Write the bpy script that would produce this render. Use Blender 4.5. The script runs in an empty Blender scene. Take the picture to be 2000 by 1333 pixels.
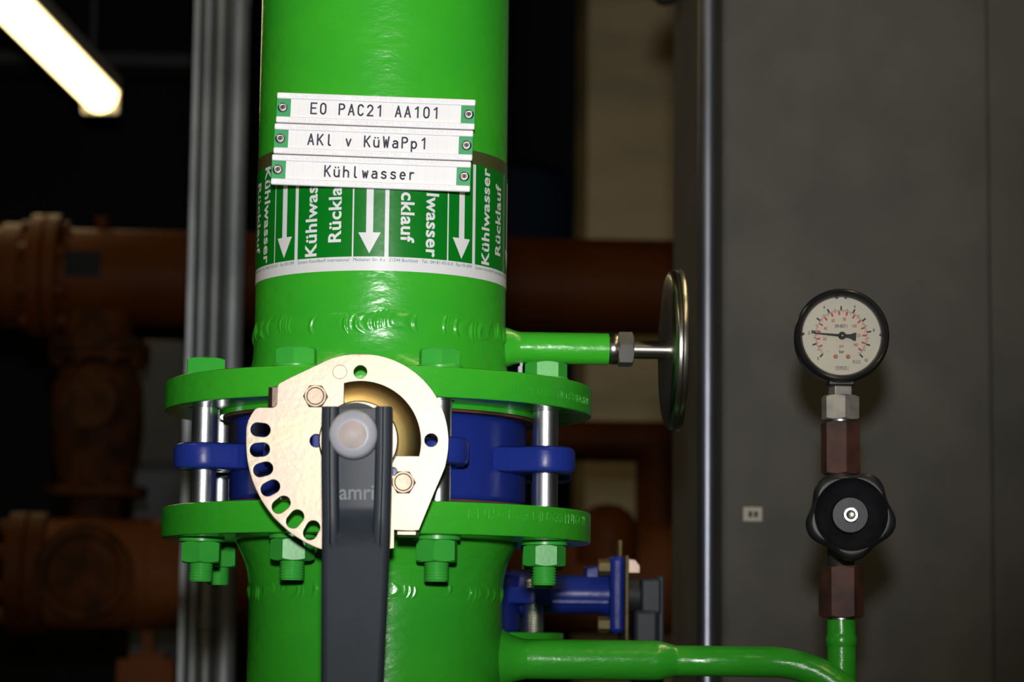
import bpy, bmesh, math, random
from mathutils import Matrix, Vector
random.seed(7)
S = bpy.context.scene
COL = S.collection
PI = math.pi

# ---------------------------------------------------------------- camera
FPX, CAM_D, CAM_Z = 4955.0, 1.6961, -0.0642          # focal length in pixels of a 2000 px frame, distance to the pipe axis
YAW, PITCH, ROLL = 0.0523, 0.1193, 0.0107
C0 = Vector((0, -CAM_D, CAM_Z))
cF = Vector((math.sin(YAW)*math.cos(PITCH), math.cos(YAW)*math.cos(PITCH), math.sin(PITCH)))
cR0 = Vector((math.cos(YAW), -math.sin(YAW), 0)); cU0 = cR0.cross(cF)
cR = cR0*math.cos(ROLL) + cU0*math.sin(ROLL); cU = cU0*math.cos(ROLL) - cR0*math.sin(ROLL)
cam = bpy.data.cameras.new('camera'); camo = bpy.data.objects.new('camera', cam); COL.objects.link(camo)
Mc = Matrix((cR, cU, -cF)).transposed().to_4x4(); Mc.translation = C0; camo.matrix_world = Mc
cam.sensor_width = 36; cam.lens = FPX/2000*36; cam.clip_start = 0.05; cam.clip_end = 60
cam.dof.use_dof = True; cam.dof.focus_distance = 1.62; cam.dof.aperture_fstop = 9.8
S.camera = camo

# ---------------------------------------------------------------- world, flash, exposure
w = bpy.data.worlds.new('world'); S.world = w; w.use_nodes = True
w.node_tree.nodes['Background'].inputs[0].default_value = (0.9, 0.8, 0.62, 1)
w.node_tree.nodes['Background'].inputs[1].default_value = 0.012
fl = bpy.data.lights.new('camera_flash', 'SPOT'); fl.energy = 112; fl.shadow_soft_size = 0.026
fl.spot_size = math.radians(39); fl.spot_blend = 1.0; fl.color = (1.0, 0.985, 0.97)
flo = bpy.data.objects.new('camera_flash', fl); COL.objects.link(flo)
flo.location = C0 + cU*0.118
flo.rotation_euler = (cF*1.0 + cU*0.035 - cR*0.02).to_track_quat('-Z', 'Y').to_euler()
vs = S.view_settings; vs.view_transform = 'Standard'; vs.look = 'None'; vs.gamma = 1; vs.exposure = 0.0
try: vs.use_curve_mapping = False
except Exception: pass

def at(px, py, Y):
    """world point seen at pixel (px, py) of the 2000x1333 frame, lying on the plane y = Y"""
    d = cF + cR*((px-1000)/FPX) - cU*((py-666.5)/FPX)
    return C0 + d*((Y-C0.y)/d.y)
def ppm(Y): return FPX/(CAM_D+Y)*0.993               # pixels per metre at depth Y

# ---------------------------------------------------------------- helpers
def lin(r, g, b):
    f = lambda c: (c/255/12.92) if c/255 <= 0.04045 else ((c/255+0.055)/1.055)**2.4
    return (f(r), f(g), f(b))
class MB:
    def __init__(s): s.v = []; s.f = []
    def add(s, V, F, M=None):
        o = len(s.v)
        s.v += [tuple(M @ Vector(p)) if M is not None else tuple(p) for p in V]
        s.f += [tuple(o+i for i in q) for q in F]; return s
    def box(s, a, b, M=None):
        (x0, y0, z0), (x1, y1, z1) = a, b
        return s.add([(x0,y0,z0),(x1,y0,z0),(x1,y1,z0),(x0,y1,z0),(x0,y0,z1),(x1,y0,z1),(x1,y1,z1),(x0,y1,z1)],
                     [(3,2,1,0),(4,5,6,7),(0,1,5,4),(1,2,6,5),(2,3,7,6),(3,0,4,7)], M)
    def lathe(s, prof, n=64, M=None, a0=0.0, a1=2*PI, closed=False):
        full = abs(a1-a0-2*PI) < 1e-6; m = n if full else n+1
        V = []; rows = []
        for r, z in prof:
            if r < 1e-7: rows.append([len(V)]); V.append((0,0,z))
            else:
                rows.append(list(range(len(V), len(V)+m)))
                V += [(r*math.cos(a0+(a1-a0)*i/n), r*math.sin(a0+(a1-a0)*i/n), z) for i in range(m)]
        F = []; R = list(zip(rows, rows[1:])) + ([(rows[-1], rows[0])] if closed else [])
        for A, B in R:
            for i in range(n):
                j = (i+1) % m
                if len(A) == 1 and len(B) == 1: continue
                if len(A) == 1: F.append((A[0], B[j], B[i]))
                elif len(B) == 1: F.append((A[i], A[j], B[0]))
                else: F.append((A[i], A[j], B[j], B[i]))
        return s.add(V, F, M)
    def tube(s, path, r, n=24, caps=True, M=None):
        P = [Vector(p) for p in path]; rr = r if isinstance(r, (list, tuple)) else [r]*len(P)
        V = []; F = []; up = None
        for i, p in enumerate(P):
            t = (P[min(i+1, len(P)-1)]-P[max(i-1, 0)]).normalized()
            if up is None: up = t.orthogonal().normalized()
            up = (up - t*up.dot(t)).normalized(); bn = t.cross(up)
            V += [tuple(p + (up*math.cos(2*PI*k/n) + bn*math.sin(2*PI*k/n))*rr[i]) for k in range(n)]
        for i in range(len(P)-1):
            for k in range(n):
                F.append((i*n+k, i*n+(k+1)%n, (i+1)*n+(k+1)%n, (i+1)*n+k))
        if caps: F += [tuple(range(n))[::-1], tuple((len(P)-1)*n+k for k in range(n))]
        return s.add(V, F, M)
    def prism(s, out, z0, z1, M=None):
        n = len(out); V = [(x,y,z0) for x,y in out] + [(x,y,z1) for x,y in out]
        F = [tuple(range(n))[::-1], tuple(range(n, 2*n))] + [(i,(i+1)%n,n+(i+1)%n,n+i) for i in range(n)]
        return s.add(V, F, M)
    def hexa(s, AF, h, top=True, bot=False, M=None, hole=0.0, rot=0.0):
        n = 60; ri = AF/2; rc = ri*0.97
        rh = lambda i: ri/math.cos(((i % 10)/10*PI/3)-PI/6)
        ch = lambda i: (rh(i)-rc)*0.55
        ring = lambda fr, fz: [(fr(i)*math.cos(2*PI*i/n+rot), fr(i)*math.sin(2*PI*i/n+rot), fz(i)) for i in range(n)]
        rings = []
        if bot: rings += [ring(lambda i: rc, lambda i: 0), ring(rh, ch)]
        else: rings += [ring(rh, lambda i: 0)]
        if top: rings += [ring(rh, lambda i: h-ch(i)), ring(lambda i: rc, lambda i: h)]
        else: rings += [ring(rh, lambda i: h)]
        V = [p for r in rings for p in r]; F = []
        for k in range(len(rings)-1):
            F += [(k*n+i, k*n+(i+1)%n, (k+1)*n+(i+1)%n, (k+1)*n+i) for i in range(n)]
        if hole:
            b = len(V); V += [(hole*math.cos(2*PI*i/n+rot), hole*math.sin(2*PI*i/n+rot), z) for z in (0, h) for i in range(n)]
            t = (len(rings)-1)*n
            F += [(i, b+i, b+(i+1)%n, (i+1)%n) for i in range(n)]
            F += [(t+i, t+(i+1)%n, b+n+(i+1)%n, b+n+i) for i in range(n)]
            F += [(b+i, b+n+i, b+n+(i+1)%n, b+(i+1)%n) for i in range(n)]
        else: F += [tuple(range(n))[::-1], tuple((len(rings)-1)*n+i for i in range(n))]
        return s.add(V, F, M)
    def mesh(s, name, sharp=32, recalc=True):
        me = bpy.data.meshes.new(name); me.from_pydata(s.v, [], s.f)
        if recalc:
            bm = bmesh.new(); bm.from_mesh(me); bmesh.ops.recalc_face_normals(bm, faces=bm.faces); bm.to_mesh(me); bm.free()
        return smooth(me, sharp)
    def build(s, name, mat, parent=None, M=None, sharp=32, bevel=0.0, seg=2, recalc=True):
        return link(name, s.mesh(name, sharp, recalc), mat, parent, M, bevel, seg)
def smooth(me, sharp=32):
    me.polygons.foreach_set('use_smooth', [sharp > 0]*len(me.polygons))
    if sharp > 0: me.set_sharp_from_angle(angle=math.radians(sharp))
    me.update(); return me
def link(name, me, mat, parent=None, M=None, bevel=0.0, seg=2):
    o = bpy.data.objects.new(name, me); COL.objects.link(o)
    if mat is not None and not me.materials: me.materials.append(mat)
    o.parent = parent
    if M is not None: o.matrix_local = M
    if me.get('sheet'): o.modifiers.new('normals', 'WEIGHTED_NORMAL').keep_sharp = True
    if bevel:
        b = o.modifiers.new('bevel', 'BEVEL'); b.width = bevel; b.segments = seg; b.limit_method = 'ANGLE'; b.angle_limit = math.radians(40)
    return o
def tag(o, label, cat, group=None):
    o['label'] = label; o['category'] = cat
    if group: o['group'] = group
    return o
def thing(name, label, cat, M=None, group=None):
    o = bpy.data.objects.new(name, None); COL.objects.link(o); o.empty_display_size = 0.02
    if M is not None: o.matrix_world = M
    return tag(o, label, cat, group)
def struct(o): o['kind'] = 'structure'; return o
def copy_tree(o, parent=None):
    c = o.copy(); COL.objects.link(c); c.parent = parent
    for ch in [k for k in bpy.data.objects if k.parent == o]: copy_tree(ch, c)
    return c
T = lambda x, y, z: Matrix.Translation((x, y, z))
RX = lambda a: Matrix.Rotation(a, 4, 'X'); RY = lambda a: Matrix.Rotation(a, 4, 'Y'); RZ = lambda a: Matrix.Rotation(a, 4, 'Z')
FRONT = RX(PI/2)                                       # local z -> world -y, local y -> world z
AX = RY(PI/2)                                          # local z -> world +x
def from_curve(cu, name):
    o = bpy.data.objects.new('tmp', cu); COL.objects.link(o)
    dg = bpy.context.evaluated_depsgraph_get(); dg.update()
    me = bpy.data.meshes.new_from_object(o.evaluated_get(dg)); me.name = name
    bpy.data.objects.remove(o); bpy.data.curves.remove(cu); return me
def cut_sheet(name, outlines, thick, bevel=0.0, sharp=32):
    """flat sheet with holes: first outline outside, others holes; lies in XY, z from -thick/2 to thick/2"""
    cu = bpy.data.curves.new(name, 'CURVE'); cu.dimensions = '2D'; cu.fill_mode = 'BOTH'
    cu.extrude = thick/2-bevel; cu.bevel_depth = bevel; cu.bevel_resolution = 1; cu.offset = -bevel
    for ol in outlines:
        sp = cu.splines.new('POLY'); sp.points.add(len(ol)-1); sp.use_cyclic_u = True
        for p, (x, y) in zip(sp.points, ol): p.co = (x, y, 0, 1)
    me = from_curve(cu, name); me.materials.clear()
    bm = bmesh.new(); bm.from_mesh(me); bmesh.ops.remove_doubles(bm, verts=bm.verts, dist=1e-6)
    bmesh.ops.recalc_face_normals(bm, faces=bm.faces); bm.to_mesh(me); bm.free(); me['sheet'] = 1
    return smooth(me, sharp)
def circle(r, n=48, cx=0, cy=0, a0=0.0): return [(cx+r*math.cos(a0+2*PI*i/n), cy+r*math.sin(a0+2*PI*i/n)) for i in range(n)]
def text_mesh(s, size, bold=0.0, xs=1.0, depth=0.0, spacing=1.0, align='CENTER'):
    cu = bpy.data.curves.new('txt', 'FONT'); cu.body = s; cu.size = size; cu.align_x = align; cu.align_y = 'BOTTOM_BASELINE' if False else 'CENTER'
    cu.offset = bold; cu.extrude = depth; cu.space_character = spacing; cu.resolution_u = 4
    me = from_curve(cu, 'lettering'); me.materials.clear()
    for v in me.vertices: v.co.x *= xs
    return me
def text_obj(s, size, mat, parent, M, bold=0.0, xs=1.0, depth=0.0, spacing=1.0, name='lettering', align='CENTER'):
    return link(name, text_mesh(s, size, bold, xs, depth, spacing, align), mat, parent, M)
def wrap(me, R, th0, zc, rot=0.0, step=0.0025, out=0.0):
    """bend a flat XY mesh round the vertical axis: x runs along the circumference, y up"""
    if rot: me.transform(Matrix.Rotation(rot, 4, 'Z'))
    bm = bmesh.new(); bm.from_mesh(me)
    xs = [v.co.x for v in bm.verts]; x = min(xs)+step
    while x < max(xs):
        bmesh.ops.bisect_plane(bm, geom=bm.verts[:]+bm.edges[:]+bm.faces[:], plane_co=(x,0,0), plane_no=(1,0,0)); x += step
    for v in bm.verts:
        a = th0 + v.co.x/R; r = R+v.co.z
        v.co = (r*math.sin(a), -r*math.cos(a), zc+v.co.y)
    bm.to_mesh(me); bm.free(); return me
def patch(mb, R, a0, a1, z0, z1, step=0.02):
    """cylindrical patch seen from outside between two angles and heights"""
    n = max(1, int(abs(a1-a0)/step))
    V = [(R*math.sin(a0+(a1-a0)*i/n), -R*math.cos(a0+(a1-a0)*i/n), z) for z in (z0, z1) for i in range(n+1)]
    mb.add(V, [(i, i+1, n+1+i+1, n+1+i) for i in range(n)])

# ---------------------------------------------------------------- materials
def material(name, col, rough=0.5, metal=0.0, col2=None, nscale=8.0, bump=0.0, bscale=60.0, stretch=(1,1,1), coat=0.0, detail=4.0,
             rvar=0.0, bdist=0.0005, emit=None, estr=0.0, trans=0.0, spec=0.5, ramp=(0.35, 0.65), sss=0.0, ior=1.45):
    m = bpy.data.materials.new(name); m.use_nodes = True; nt = m.node_tree; N = nt.nodes; L = nt.links
    b = N['Principled BSDF']; b.inputs['Base Color'].default_value = (*col, 1); b.inputs['Roughness'].default_value = rough
    b.inputs['Metallic'].default_value = metal; b.inputs['Coat Weight'].default_value = coat; b.inputs['Coat Roughness'].default_value = 0.12
    b.inputs['Specular IOR Level'].default_value = spec; b.inputs['Transmission Weight'].default_value = trans; b.inputs['IOR'].default_value = ior
    if emit: b.inputs['Emission Color'].default_value = (*emit, 1); b.inputs['Emission Strength'].default_value = estr
    tc = N.new('ShaderNodeTexCoord'); mp = N.new('ShaderNodeMapping'); mp.inputs['Scale'].default_value = stretch
    L.new(tc.outputs['Object'], mp.inputs['Vector'])
    if col2:
        n = N.new('ShaderNodeTexNoise'); n.inputs['Scale'].default_value = nscale; n.inputs['Detail'].default_value = detail
        L.new(mp.outputs[0], n.inputs['Vector']); r = N.new('ShaderNodeValToRGB')
        r.color_ramp.elements[0].color = (*col, 1); r.color_ramp.elements[1].color = (*col2, 1)
        r.color_ramp.elements[0].position, r.color_ramp.elements[1].position = ramp
        L.new(n.outputs[0], r.inputs[0]); L.new(r.outputs[0], b.inputs['Base Color'])
        if rvar:
            mr = N.new('ShaderNodeMapRange'); mr.inputs[3].default_value = rough-rvar; mr.inputs[4].default_value = rough+rvar
            L.new(n.outputs[0], mr.inputs[0]); L.new(mr.outputs[0], b.inputs['Roughness'])
    if bump:
        n = N.new('ShaderNodeTexNoise'); n.inputs['Scale'].default_value = bscale; n.inputs['Detail'].default_value = 3
        L.new(mp.outputs[0], n.inputs['Vector']); bp = N.new('ShaderNodeBump'); bp.inputs['Strength'].default_value = bump
        bp.inputs['Distance'].default_value = bdist
        L.new(n.outputs[0], bp.inputs['Height']); L.new(bp.outputs[0], b.inputs['Normal'])
    return m
GREEN = (0.030, 0.36, 0.022); GREEN2 = (0.040, 0.40, 0.020)
M_paint = material('green_paint', GREEN, 0.27, col2=GREEN2, nscale=9, bump=0.42, bscale=75, bdist=0.0016, stretch=(1,1,2.2), coat=0.3)
M_bolt = material('green_bolt_paint', (0.035, 0.36, 0.045), 0.34, col2=(0.045, 0.40, 0.040), nscale=30, bump=0.5, bscale=260, bdist=0.00012)
M_zinc = material('zinc_steel', (0.62, 0.64, 0.68), 0.34, 1.0, bump=0.5, bscale=500, bdist=0.0001, col2=(0.50, 0.51, 0.54), nscale=60, rvar=0.06)
M_blue = material('blue_epoxy', (0.014, 0.030, 0.235), 0.32, col2=(0.010, 0.024, 0.20), nscale=12, bump=0.4, bscale=120, bdist=0.0006, spec=0.27)
M_gold = material('yellow_zinc_plate', (0.305, 0.230, 0.190), 0.46, 1.0, col2=(0.258, 0.250, 0.175), nscale=26, bump=0.5, bscale=260, bdist=0.0002)
M_goldbolt = material('yellow_zinc_bolt', (0.36, 0.27, 0.20), 0.50, 1.0, col2=(0.28, 0.22, 0.17), nscale=160, bump=0.6, bscale=700, bdist=0.0002)
M_brass = material('dull_brass_bolt', (0.16, 0.12, 0.05), 0.6, 0.6, col2=(0.10, 0.08, 0.04), nscale=90)
M_golddark = material('yellow_zinc_dish', (0.27, 0.155, 0.045), 0.42, 1.0, col2=(0.15, 0.12, 0.045), nscale=24, bump=0.2, bscale=200, bdist=0.0002)
M_lever = material('anthracite_lever_paint', (0.022, 0.029, 0.040), 0.46, col2=(0.025, 0.032, 0.043), nscale=40, bump=0.4, bscale=260, bdist=0.00015, spec=0.28)
M_cap = material('translucent_grey_plastic', (0.36, 0.37, 0.43), 0.38, col2=(0.42, 0.42, 0.47), nscale=60, trans=0.15)
M_capin = material('pinkish_shaft_end', (0.46, 0.38, 0.36), 0.6, col2=(0.38, 0.33, 0.33), nscale=120)
M_rubber = material('black_rubber', (0.012, 0.012, 0.013), 0.6, col2=(0.02, 0.02, 0.02), nscale=40)
M_rust = material('rusty_gasket', (0.13, 0.035, 0.02), 0.8, col2=(0.05, 0.02, 0.015), nscale=60, bump=0.5, bscale=200)
M_lwhite = material('marker_white_film', (0.72, 0.72, 0.76), 0.30, col2=(0.68, 0.69, 0.72), nscale=30, bump=0.35, bscale=90, coat=0.2)
M_lgreen = material('marker_green_film', (0.002, 0.175, 0.012), 0.28, col2=(0.003, 0.165, 0.010), nscale=20, bump=0.35, bscale=90, coat=0.15)
M_lfilm = material('marker_clear_film_edge', (0.055, 0.075, 0.020), 0.25, col2=(0.075, 0.070, 0.030), nscale=60, bump=0.35, bscale=90, coat=0.2)
M_ltext = material('marker_small_print', (0.02, 0.16, 0.15), 0.4)
M_alu = material('white_anodised_rail', (0.86, 0.84, 0.88), 0.45, 0.0, col2=(0.82, 0.81, 0.84), nscale=80, bump=0.06, bscale=400)
M_insert = material('off_white_insert', (0.78, 0.78, 0.80), 0.42, col2=(0.75, 0.75, 0.77), nscale=40)
M_endgreen = material('emerald_end_plastic', (0.004, 0.30, 0.085), 0.4, col2=(0.006, 0.28, 0.08), nscale=50)
M_ink = material('dark_ink', (0.012, 0.013, 0.04), 0.5)
M_rail = material('faint_rail_print', (0.62, 0.60, 0.65), 0.5)
M_cell = material('faint_cell_line', (0.60, 0.60, 0.62), 0.5)
M_screw = material('steel_screw', (0.50, 0.47, 0.45), 0.38, 1.0, col2=(0.38, 0.35, 0.34), nscale=200)
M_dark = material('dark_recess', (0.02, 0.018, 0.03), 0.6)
M_black = material('black_plastic', (0.012, 0.012, 0.014), 0.38, col2=(0.018, 0.018, 0.021), nscale=80, bump=0.4, bscale=700, bdist=0.0001, spec=0.3)
M_bezel = material('black_gauge_case', (0.010, 0.010, 0.012), 0.26, col2=(0.014, 0.014, 0.016), nscale=60, bump=0.06, bscale=200)
M_dial = material('ivory_dial', (0.60, 0.56, 0.48), 0.55, col2=(0.57, 0.535, 0.46), nscale=60)
M_dblack = material('dial_black_print', (0.012, 0.012, 0.012), 0.6)
M_dred = material('dial_red_print', (0.52, 0.035, 0.025), 0.6)
M_copper = material('copper_screw', (0.30, 0.10, 0.045), 0.5, 1.0)
M_steelhex = material('grey_cast_steel', (0.36, 0.33, 0.28), 0.55, 0.55, col2=(0.26, 0.25, 0.23), nscale=120, bump=0.4, bscale=500, bdist=0.0001)
M_brown = material('rusted_brown_coupling', (0.080, 0.030, 0.020), 0.62, 0.15, col2=(0.020, 0.013, 0.011), nscale=55, bump=0.22, bscale=300, ramp=(0.4, 0.72))
M_dsteel = material('dull_stainless', (0.40, 0.37, 0.33), 0.27, 1.0, col2=(0.34, 0.32, 0.29), nscale=40, bump=0.2, bscale=300, bdist=0.0001)
M_dnut = material('grey_union_nut_steel', (0.16, 0.155, 0.15), 0.5, 0.6, col2=(0.12, 0.12, 0.12), nscale=80)
M_galv = material('galvanised_steel', (0.26, 0.285, 0.305), 0.50, 0.6, col2=(0.16, 0.180, 0.195), nscale=26, stretch=(1,1,0.35), bump=0.3, bscale=120, bdist=0.0003)
M_galv2 = material('shiny_conduit_steel', (0.24, 0.255, 0.30), 0.36, 0.9, col2=(0.15, 0.16, 0.20), nscale=20, stretch=(1,1,0.3), bump=0.3, bscale=60, bdist=0.0006)
M_conc = material('grey_concrete', (0.096, 0.095, 0.084), 0.85, col2=(0.066, 0.066, 0.059), nscale=13, bump=0.3, bscale=40, bdist=0.0008, detail=8, ramp=(0.25, 0.7))
M_beige = material('beige_masonry', (0.56, 0.45, 0.27), 0.9, col2=(0.36, 0.32, 0.21), nscale=3.2, stretch=(0.4,0.4,1.6), detail=3, ramp=(0.42, 0.62))
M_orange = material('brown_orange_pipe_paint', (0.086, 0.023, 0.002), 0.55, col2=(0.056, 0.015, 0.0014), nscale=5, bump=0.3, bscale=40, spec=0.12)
M_orange2 = material('flash_lit_orange_paint', (0.175, 0.058, 0.016), 0.55, col2=(0.125, 0.040, 0.010), nscale=6, bump=0.3, bscale=40, spec=0.12)  # lighter orange: stronger flash light on the lower main put into the colour
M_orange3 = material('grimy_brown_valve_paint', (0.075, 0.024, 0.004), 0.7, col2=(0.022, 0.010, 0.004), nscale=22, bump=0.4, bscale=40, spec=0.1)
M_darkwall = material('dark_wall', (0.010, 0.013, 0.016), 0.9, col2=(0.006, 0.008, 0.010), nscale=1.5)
M_floor = material('concrete_floor', (0.10, 0.098, 0.092), 0.8, col2=(0.075, 0.073, 0.07), nscale=3, bump=0.1, bscale=30)
M_tank = material('dark_blue_tank_paint', (0.012, 0.028, 0.055), 0.5, col2=(0.009, 0.022, 0.045), nscale=4)
M_paper = material('paper_sticker', (0.40, 0.39, 0.33), 0.7)
M_lampwhite = material('lamp_housing_white', (0.6, 0.58, 0.52), 0.5)
M_lamp = material('fluorescent_diffuser', (0.9, 0.85, 0.7), 0.5, emit=(1.0, 0.74, 0.34), estr=5.5)
# clear gauge glass: thin, mostly transparent with a faint glossy reflection
M_glass = bpy.data.materials.new('gauge_glass'); M_glass.use_nodes = True
_n = M_glass.node_tree; _n.nodes.clear()
_o = _n.nodes.new('ShaderNodeOutputMaterial'); _x = _n.nodes.new('ShaderNodeMixShader'); _t = _n.nodes.new('ShaderNodeBsdfTransparent'); _g = _n.nodes.new('ShaderNodeBsdfGlossy')
_t.inputs[0].default_value = (0.94, 0.94, 0.93, 1); _g.inputs['Roughness'].default_value = 0.05; _x.inputs[0].default_value = 0.04
_n.links.new(_t.outputs[0], _x.inputs[1]); _n.links.new(_g.outputs[0], _x.inputs[2]); _n.links.new(_x.outputs[0], _o.inputs[0])

# ---------------------------------------------------------------- the setting
FZ, CZ = -1.35, 2.45
X0, X1, Y0, Y1 = -3.2, 2.6, -3.2, 6.2
struct(MB().box((X0, Y0, FZ-0.1), (X1, Y1, FZ)).build('floor', M_floor))
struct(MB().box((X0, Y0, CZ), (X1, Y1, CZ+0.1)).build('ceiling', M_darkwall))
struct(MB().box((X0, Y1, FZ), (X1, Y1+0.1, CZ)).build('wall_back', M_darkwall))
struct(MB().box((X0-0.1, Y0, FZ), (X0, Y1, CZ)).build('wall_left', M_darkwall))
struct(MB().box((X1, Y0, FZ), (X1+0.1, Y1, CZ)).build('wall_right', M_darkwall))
struct(MB().box((X0, Y0-0.1, FZ), (X1, Y0, CZ)).build('wall_front', M_darkwall))

# concrete pillar right of the pipe, with a shallow recessed wall strip beyond it
PY = 0.62
pl, prr = at(1411, 666, PY).x, at(1940, 666, PY).x
tag(MB().box((pl, PY, FZ), (prr, PY+0.40, CZ)).build('concrete_pillar', M_conc, bevel=0.006),
    'grey concrete pillar standing behind the pressure gauge', 'pillar')
tag(MB().box((prr, PY+0.10, FZ), (X1, PY+0.30, CZ)).build('concrete_partition', M_conc),
    'grey concrete partition set back from the pillar face', 'partition')

# ---------------------------------------------------------------- main green pipe run
PR, FR, BC = 0.08415, 0.1425, 0.120
ZUT, ZUB, ZLT, ZLB = 0.1064, 0.0871, 0.0233, 0.0028
PHI = -0.058
ZV = (ZUB+ZLT)/2
BOLT_A = [(k+0.5)*PI/4+PHI for k in range(-4, 4)]
BOLT_A[4] -= 0.018; BOLT_A[5] += 0.012
bxy = lambda a, r=BC: (r*math.sin(a), -r*math.cos(a))
def flange_mesh(z0, z1, bore=0.075):
    outl = [circle(FR, 240), circle(bore, 96)] + [circle(0.0092, 28, *bxy(a)) for a in BOLT_A]
    me = cut_sheet('flange', outl, z1-z0, 0.0016); me.transform(T(0, 0, (z0+z1)/2)); return me
def weld(zc, width, h, n=900, m=16, pitch=0.0058, sgn=1):
    V = []; rnd = random.Random(3)
    amp = [rnd.uniform(0.0, 1.0)**1.5 for _ in range(400)]; ph = [rnd.uniform(-1, 1) for _ in range(400)]
    for j in range(m+1):
        v = 2*j/m-1
        for i in range(n):
            a = 2*PI*i/n; s = a*PR/pitch + 0.7*math.sin(a*9+sgn) + 0.5*math.sin(a*23) + sgn*1.0*(1-v*v)
            k = int(math.floor(s)) % 77; fr = s-math.floor(s)
            rip = math.sin(PI*min(1.0, fr*1.15))**2*amp[k]
            wv = 0.0011*math.sin(a*5+sgn)+0.0006*math.sin(a*13)
            vv = v-0.15*ph[k]*math.sin(PI*fr); prof = max(0.0, 1-abs(vv)**2.0)
            r = PR-0.0003+prof*(h*0.45+h*0.75*rip)
            V.append((r*math.sin(a), -r*math.cos(a), zc+v*width/2+wv))
    F = [(j*n+i, j*n+(i+1)%n, (j+1)*n+(i+1)%n, (j+1)*n+i) for j in range(m) for i in range(n)]
    mb = MB(); mb.add(V, F); return mb
def fillet_profile(r0, r1, z0, z1, n=14, p=2.2):
    """radius eases from r0 at z0 to r1 at z1"""
    return [(r0+(r1-r0)*(i/n)**p, z0+(z1-z0)*i/n) for i in range(n+1)]

up = thing('flanged_green_pipe', 'glossy green cooling water pipe with welded neck flange above the blue valve', 'pipe', T(0,0,0))
MB().lathe([(PR, 0.141), (PR, 0.30), (PR, 0.6), (PR, 1.2), (PR, CZ)], 192).build('pipe_tube', M_paint, up)
weld(0.1395, 0.0160, 0.0019).build('weld_bead', M_paint, up, sharp=80)
prof = [(PR+0.0002, 0.142), (PR+0.0004, 0.134)] + fillet_profile(PR+0.0004, 0.0925, 0.131, ZUT, 16, 2.6) + [(0.0965, ZUT-0.001)]
MB().lathe(prof, 192).build('flange_neck', M_paint, up, sharp=60)
fl1 = link('flange', flange_mesh(ZUB, ZUT), M_paint, up)
MB().lathe([(0.075, ZUB), (0.106, ZUB), (0.106, ZUB-0.0028), (0.075, ZUB-0.0028)], 128, closed=True).build('raised_face', M_paint, up)
low = thing('branched_green_pipe', 'glossy green pipe below the valve with welded side branch bending towards the gauge', 'pipe', T(0,0,FZ))
ML = T(0, 0, -FZ)
MB().lathe([(PR, FZ), (PR, -0.6), (PR, -0.25), (PR, -0.032)], 192).build('pipe_tube', M_paint, low, ML)
weld(-0.0305, 0.0135, 0.0015, sgn=-1).build('weld_bead', M_paint, low, ML, sharp=80)
prof = [(PR+0.0002, -0.034)] + [(r, z) for r, z in fillet_profile(PR+0.0004, 0.0945, -0.030, ZLB, 16, 2.2)] + [(0.100, ZLB+0.001)]
MB().lathe(prof, 192).build('flange_neck', M_paint, low, ML, sharp=60)
link('flange', flange_mesh(ZLB, ZLT), M_paint, low, ML)
MB().lathe([(0.075, ZLT), (0.106, ZLT), (0.106, ZLT+0.0022), (0.075, ZLT+0.0022)], 128, closed=True).build('raised_face', M_paint, low, ML)
# raised lettering cast on the flange rims
RIM = 'DN150/168,3 DIN2633 PN16 C22'
me = wrap(text_mesh(RIM, 0.0092, -0.00005, 0.94, 0.00008), FR+0.0001, 0.83, ZLB+0.0133); link('cast_lettering', smooth(me, 30), M_paint, low, ML)
me = wrap(text_mesh(RIM, 0.0070, -0.00004, 1.0, 0.00007), FR+0.0001, 0.95, ZUB+0.0085, rot=PI); link('cast_lettering', smooth(me, 30), M_paint, up)

# thermometer stub welded to the upper pipe neck
SZ = 0.1350
x_end = at(1188, 682, 0).x
Ms = T(0, 0, SZ) @ AX
MB().lathe([(0.0107, 0.070), (0.0107, x_end), (0.0085, x_end), (0.0085, 0.070)], 48, Ms, closed=True).build('thermometer_stub', M_paint, up)
MB().lathe([(0.0106, 0.0945), (0.0111, 0.0920), (0.0118, 0.0895), (0.0128, 0.0870), (0.0145, 0.080)], 48, Ms).build('weld_fillet', M_paint, up, sharp=60)

# side branch of the lower pipe: wide stub, reducer, thin tube curling round and rising to the gauge valve
BZ = -0.0735
GX = 0.3118                                            # axis of the gauge column
xr = at(1278, 1290, 0).x
Mb = ML @ T(0, 0, BZ) @ AX
MB().lathe([(0.0133, 0.070), (0.0133, xr), (0.0131, xr+0.003), (0.0108, xr+0.012), (0.0102, xr+0.014), (0.0102, xr+0.016)], 48, Mb).build('branch_pipe', M_paint, low, sharp=60)
MB().lathe([(0.0132, 0.101), (0.0140, 0.097), (0.0158, 0.091), (0.0190, 0.086), (0.0230, 0.080)], 48, Mb).build('weld_fillet', M_paint, low, sharp=60)
cx, rr, ye = 0.2625, 0.066, -0.027                      # the tube bends down in front of the riser, turns under and comes up behind
path = [(xr+0.014, 0, BZ)] + [(xr+0.014+(cx-xr-0.014)*i/8, ye*(i/8)**2*0.6, BZ) for i in range(1, 8)]
path += [(cx+rr*math.sin(a), ye*(0.6+0.4*min(1, a/0.8)), BZ-rr+rr*math.cos(a)) for a in [PI/2*i/18 for i in range(19)]]
xd = cx+rr
path += [(xd, ye, BZ-rr-0.04*i) for i in range(1, 5)]
zb = path[-1][2]; ux, uy = GX-xd, 0-ye; d = math.hypot(ux, uy)
for i in range(1, 24):                                  # tight return bend at the bottom
    a = PI*i/24; s_ = (1-math.cos(a))/2
    path.append((xd+ux*s_, ye+uy*s_, zb-0.022*math.sin(a)))
ZTE = at(1645, 1207, -0.012).z-0.0014
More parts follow.
